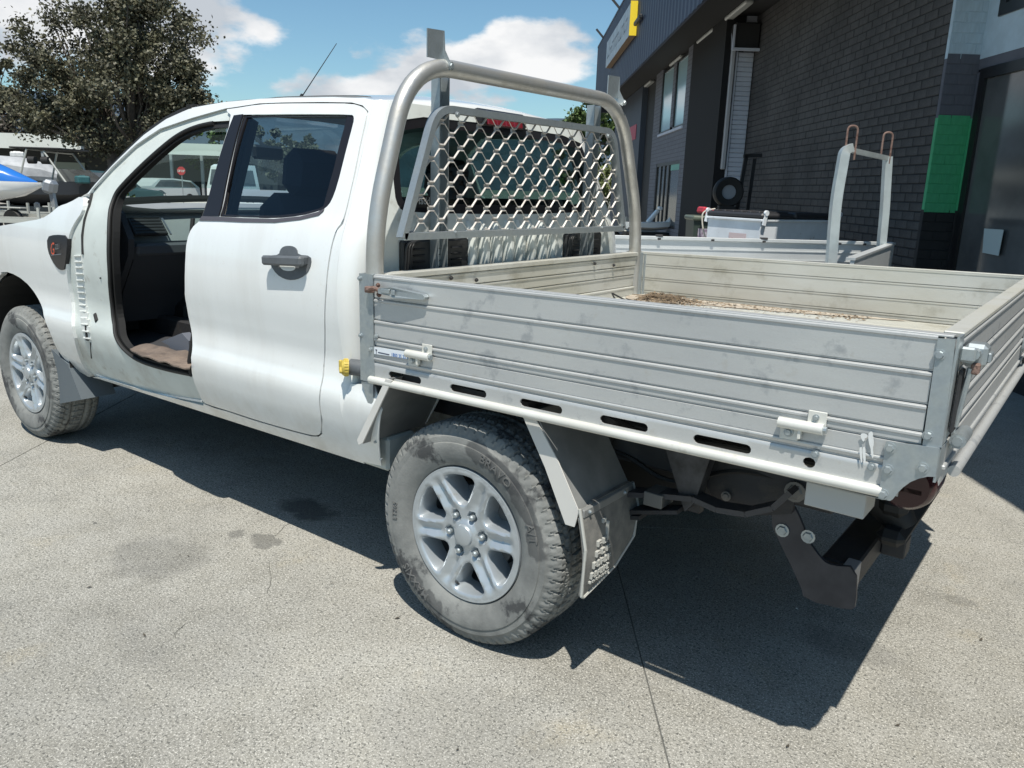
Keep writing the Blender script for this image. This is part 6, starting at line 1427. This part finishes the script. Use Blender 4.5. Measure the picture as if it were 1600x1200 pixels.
mb = MB(); mb.tube([(.18, .36, .40), (.36, .40, .86)], [.028, .028], 12); mb.tube([(.25, .375, .58), (.36, .40, .86)], .036, 12); mb.build('shock_absorber', steel_d, ute)
mb = MB(); q = [(0.513,0.587),(0.574,0.554)]; mb.span((q[0][0], .27, q[1][1]), (q[1][0], .35, q[0][1] + .01), .002); mb.build('spring_clamp', mat('dull_clamp', (.16, .16, .155), .5, .4), ute)
for cx_, cz_, r_ in ((.915, .665, .024), (.70, .72, .016), (.45, .80, .010), (.72, .60, .012)):
    mb = MB(); bolt(mb, (cx_, .392, cz_), r=r_); mb.build('chassis_bolt', mat('dull_clamp', (.16, .16, .155), .5, .4), ute)
mb = MB(); mb.tube(fillet([(.10, .42, .60), (.35, .40, .66), (.55, .39, .58), (.75, .40, .70), (1.0, .42, .66)], .1), .008, 6); mb.build('brake_hose', rubber, ute)
mb = MB(); mb.tube(fillet([(.3, .30, .82), (.5, .28, .76), (.8, .27, .80), (1.1, .26, .78), (1.22, .2, .84)], .1), .007, 6); mb.build('lamp_cable', rubber, ute)
mb = MB(); mb.tube(fillet([(-.2, 1.1, .48), (.5, 1.1, .55), (1.0, 1.15, .45), (1.12, 1.15, .43)], .2), .028, 12); mb.build('exhaust_pipe', mat('rusted_pipe', (.09, .06, .045), .7, .3), ute)
# ------------------------------------------------------------ headboard: hoop, uprights, mesh screen
XH = -.378
hp_ = fillet([(XH, .030, .96), (XH, .024, 1.33), (XH, .185, 1.845), (XH, 1.53, 1.855), (XH, 1.752, 1.33), (XH, 1.762, .96)], [.16, .20, .20, .16], 10)
mb = MB(); mb.tube(hp_, .0290, 24); mb.build('headboard_hoop', hoopm, ute, ang=60)
def channel(mb, x0, x1, y0, y1, z0, z1, t=.004, open_=1):
    mb.span((x0, y0, z0), (x0 + t, y1, z1)); mb.span((x0 + t, y0, z0), (x1, y0 + t, z1)); mb.span((x0 + t, y1 - t, z0), (x1, y1, z1))
for y0, y1, ya, yb in ((.335, .380, .262, .342), (1.335, 1.385, 1.405, 1.500)):
    mb = MB(); channel(mb, -.452, -.412, y0 + .03, y1 + .035, 1.0, 1.83)
    mb.v = [(x, y, z) for x, y, z in mb.v]; up = mb.build('headboard_upright', galv, ute)
    mb = MB(); mb.prism([(ya, 1.868), (ya, 1.955), (yb, 1.960), (yb, 1.868)], .004, lambda a, b, t: (XH + .0 + t, a, b))
    mb.prism([(XH - .035, 1.965), (XH + .004, 1.960), (XH + .008, 1.90), (XH + .036, 1.855), (XH + .030, 1.835), (XH - .02, 1.86)], .004, lambda a, b, t: (a, yb + t - .002, b)); mb.build('load_stop', galv, up)
    mb = MB(); bolt(mb, (XH + .034, yb + .004, 1.850), (1, 0, 0), .010); bolt(mb, (XH + .02, y0 + .06, 1.305), (1, 0, 0), .006); bolt(mb, (XH + .03, y0 + .05, 1.70), (1, 0, 0), .008); mb.build('bolt', galv, up)
# screen frame
XS = -.372
fr = [(.142, 1.302), (.288, 1.700), (1.478, 1.716), (1.600, 1.312)]
pth = fillet([(0, .142, 1.290), (0, .302, 1.715), (0, 1.462, 1.724), (0, 1.602, 1.300)], [.075, .07], 8)
mb = MB(); pth = [Vector((XS, p.y, p.z)) for p in pth]
def bar(mb, P, w_, d):
    n = len(P); V = []
    for i, p in enumerate(P):
        t = (P[min(i + 1, n - 1)] - P[max(i - 1, 0)]).normalized(); nn = Vector((0, -t.z, t.y))
        for a, b in ((-1, -1), (1, -1), (1, 1), (-1, 1)): V.append(p + nn * a * w_ / 2 + Vector((b * d / 2, 0, 0)))
    F = [(i * 4 + j, i * 4 + (j + 1) % 4, i * 4 + 4 + (j + 1) % 4, i * 4 + 4 + j) for i in range(n - 1) for j in range(4)] + [(3, 2, 1, 0), tuple((n - 1) * 4 + j for j in range(4))]
    mb.add(V, F)
bar(mb, pth, .024, .030); mb.span((XS - .015, .142, 1.284), (XS + .015, 1.602, 1.308), .001); sf = mb.build('screen_frame', galv, ute)
inner = [(p.y, p.z) for p in pth]
ins = inset(inner, .008)
mesh_m = mat('expanded_mesh_steel', (.56, .53, .49), .45, .3, col2=(.40, .375, .35), vscale=25)
PW, PH = .1003, .0412
mb = MB(); y00 = .235; z00 = 1.316; bonds = []
poly_in = [(p.y, p.z) for p in pth]
def okp(y, z): return inside((y, z), poly_in) and z > 1.300
for k in range(11):
    zb_ = z00 - .012 + k * PH; ph = 0 if k % 2 == 0 else .5
    pts = []
    n = int(1.7 / PW) + 2
    for i in range(-2, n):
        yn = y00 + (i + ph) * PW
        lo = (yn - PW * .115, zb_ - .0068 + PH), (yn + PW * .115, zb_ - .0068 + PH)
        if okp(lo[0][0] - .008, lo[0][1]) and okp(lo[1][0] + .008, lo[1][1] + .006): bonds.append((yn, zb_ + PH))
        hi = (yn + PW * .385, zb_ + .0068), (yn + PW * .615, zb_ + .0068)
        pts += [lo[0], lo[1], hi[0], hi[1]]
    for a, b in zip(pts[:-1], pts[1:]):
        if okp(*a) or okp(*b):
            aa, bb = a, b
            if not okp(*a) or not okp(*b):
                good, bad = (a, b) if okp(*a) else (b, a); t0, t1 = 0, 1
                for _ in range(8):
                    tm = (t0 + t1) / 2; q = (good[0] + (bad[0] - good[0]) * tm, good[1] + (bad[1] - good[1]) * tm)
                    if okp(*q): t0 = tm
                    else: t1 = tm
                aa, bb = good, (good[0] + (bad[0] - good[0]) * t1, good[1] + (bad[1] - good[1]) * t1)
            A_, B_ = Vector((XS, *aa)), Vector((XS, *bb)); d = (B_ - A_)
            if d.length < .002: continue
            d.normalize(); tw_ = Vector((.75, -.25, -.62)); tw_ = (tw_ - d * tw_.dot(d)).normalized()
            nn = d.cross(tw_); V = []
            for P in (A_ - d * .001, B_ + d * .001):
                for s1, s2 in ((-1, -1), (1, -1), (1, 1), (-1, 1)): V.append(P + tw_ * s1 * .0034 + nn * s2 * .0013)
            mb.add(V, [(0, 1, 5, 4), (1, 2, 6, 5), (2, 3, 7, 6), (3, 0, 4, 7), (0, 3, 2, 1), (4, 5, 6, 7)])
for y_, z_ in bonds: mb.box((XS - .006, y_, z_), (.007, PW * .22, .011))
mb.build('mesh_screen', mesh_m, sf, smooth=False)

# ------------------------------------------------------------ what lies on the deck
random.seed(8)
lit = []
leafm = mat('dry_leaf_litter', (.30, .22, .14), .95, col2=(.13, .10, .075), vscale=60)
mb = MB()
def zdk(x): return .9785 + KT * x
for i in range(2000):
    r_ = random.random()
    if r_ < .78: x = -.24 + abs(random.gauss(0, .13)); y = 1.70 - abs(random.gauss(0, .10))
    else: x = random.uniform(-.2, .75); y = 1.755 - abs(random.gauss(0, .09)) - .0
    if x > 1.2 or y < .1 or y > 1.765: continue
    hgt = max(0, .030 * (1 - math.hypot(x + .2, y - 1.70) / .24)); s = random.uniform(.004, .013)
    a = random.uniform(0, 6.28); P = Vector((x, y, zdk(x) + random.random() * hgt + .002)); d = Vector((math.cos(a), math.sin(a), random.uniform(-.4, .4))); e = Vector((-math.sin(a), math.cos(a), random.uniform(-.5, .5)))
    mb.add([P - d * s, P - e * s * .35, P + d * s, P + e * s * .35], [(0, 1, 2, 3)])
for i in range(40):
    x = -.2 + abs(random.gauss(0, .12)); y = 1.68 - abs(random.gauss(0, .08)); a = random.uniform(0, 3.14); L_ = random.uniform(.03, .09)
    P = Vector((x, y, zdk(x) + .02)); mb.beam(P, P + Vector((math.cos(a) * L_, -abs(math.sin(a)) * L_, .004)), .003, .003)
setk(mb.build('leaf_litter', leafm, None, smooth=False), 'brown dry leaf litter and twigs swept into the far front corner of the tray', 'leaf litter', kind='stuff')
dustm = mat('pale_dirt', (.46, .41, .34), .95, col2=(.33, .28, .22), vscale=30, bump=.5, bscale=90)
V = []; F = []; n = 0
dst = [(-.33, 1.765), (-.33, 1.56), (-.2, 1.50), (-.05, 1.55), (.1, 1.60), (.3, 1.62), (.5, 1.66), (.72, 1.70), (.9, 1.745), (.9, 1.765)]
panel_o = panel('tray_dirt', dst, [], lambda a, b: (a, b, zdk(a) + .0012 + .012 * max(0, 1 - math.hypot(a + .22, b - 1.70) / .2) + .0015 * noise.noise(Vector((a * 20, b * 20, 0)))), .03, dustm, None, 0, (0, 0, 1), 2, orient=(0, 0, 1))
setk(panel_o, 'thin drift of pale dirt along the far gate on the tray floor', 'dirt', kind='stuff')
mb = MB(); a = [(-0.369,1.428),(-0.198,1.27),(-0.241,1.218)]
mb.tube(fillet([(-.28, 1.42, .985), (-.33, 1.47, 1.005), (-.20, 1.38, .99), (-.10, 1.40, .99)], .02), .004, 6)
setk(mb.build('bent_wire', black, None), 'short bent black wire lying on the tray floor beside the leaf litter', 'wire')

# every separate piece that ended up in one mesh becomes a part of its own
def islands(me, gap=.012):
    n = len(me.vertices); par = list(range(n))
    def find(a):
        while par[a] != a: par[a] = par[par[a]]; a = par[a]
        return a
    for p in me.polygons:
        v = p.vertices; a = find(v[0])
        for q in v[1:]: par[find(q)] = a
    g = {}
    for p in me.polygons: g.setdefault(find(p.vertices[0]), []).append(p.index)
    isl = []
    for fs in g.values():
        co = [me.vertices[i].co for k in fs for i in me.polygons[k].vertices]
        isl.append([Vector([min(c[i] for c in co) for i in range(3)]), Vector([max(c[i] for c in co) for i in range(3)]), fs])
    if len(isl) > 60: return []
    ch = True
    while ch:
        ch = False
        for i in range(len(isl)):
            for j in range(i + 1, len(isl)):
                a, b = isl[i], isl[j]
                if all(a[0][k] - gap <= b[1][k] and b[0][k] - gap <= a[1][k] for k in range(3)):
                    a[0] = Vector([min(a[0][k], b[0][k]) for k in range(3)]); a[1] = Vector([max(a[1][k], b[1][k]) for k in range(3)]); a[2] = a[2] + b[2]; isl.pop(j); ch = True; break
            if ch: break
    return isl
KEEP = ('text', 'letter', 'digits', 'number', 'logo', 'mark', 'mesh_screen', 'crown', 'trunk', 'rim', 'tyre')
for o in list(bpy.data.objects):
    if o.type != 'MESH' or o.parent is None or o.get('kind') or o.data.users > 1 or len(o.data.vertices) > 2500 or any(k in o.name for k in KEEP): continue
    isl = islands(o.data)
    if len(isl) < 2 or len(isl) > 24: continue
    me = o.data; kids = [c for c in bpy.data.objects if c.parent == o]
    for k, (lo, hi, fs) in enumerate(isl):
        ids = sorted({i for q in fs for i in me.polygons[q].vertices}); mp_ = {v: i for i, v in enumerate(ids)}
        m2 = bpy.data.meshes.new(me.name); m2.from_pydata([tuple(me.vertices[i].co) for i in ids], [], [[mp_[i] for i in me.polygons[q].vertices] for q in fs])
        for mt in me.materials: m2.materials.append(mt)
        if me.polygons[fs[0]].use_smooth: sharp(m2, 35)
        if k == 0: first_me = m2
        else: c = o.copy(); c.data = m2; COL.objects.link(c)
    o.data = first_me
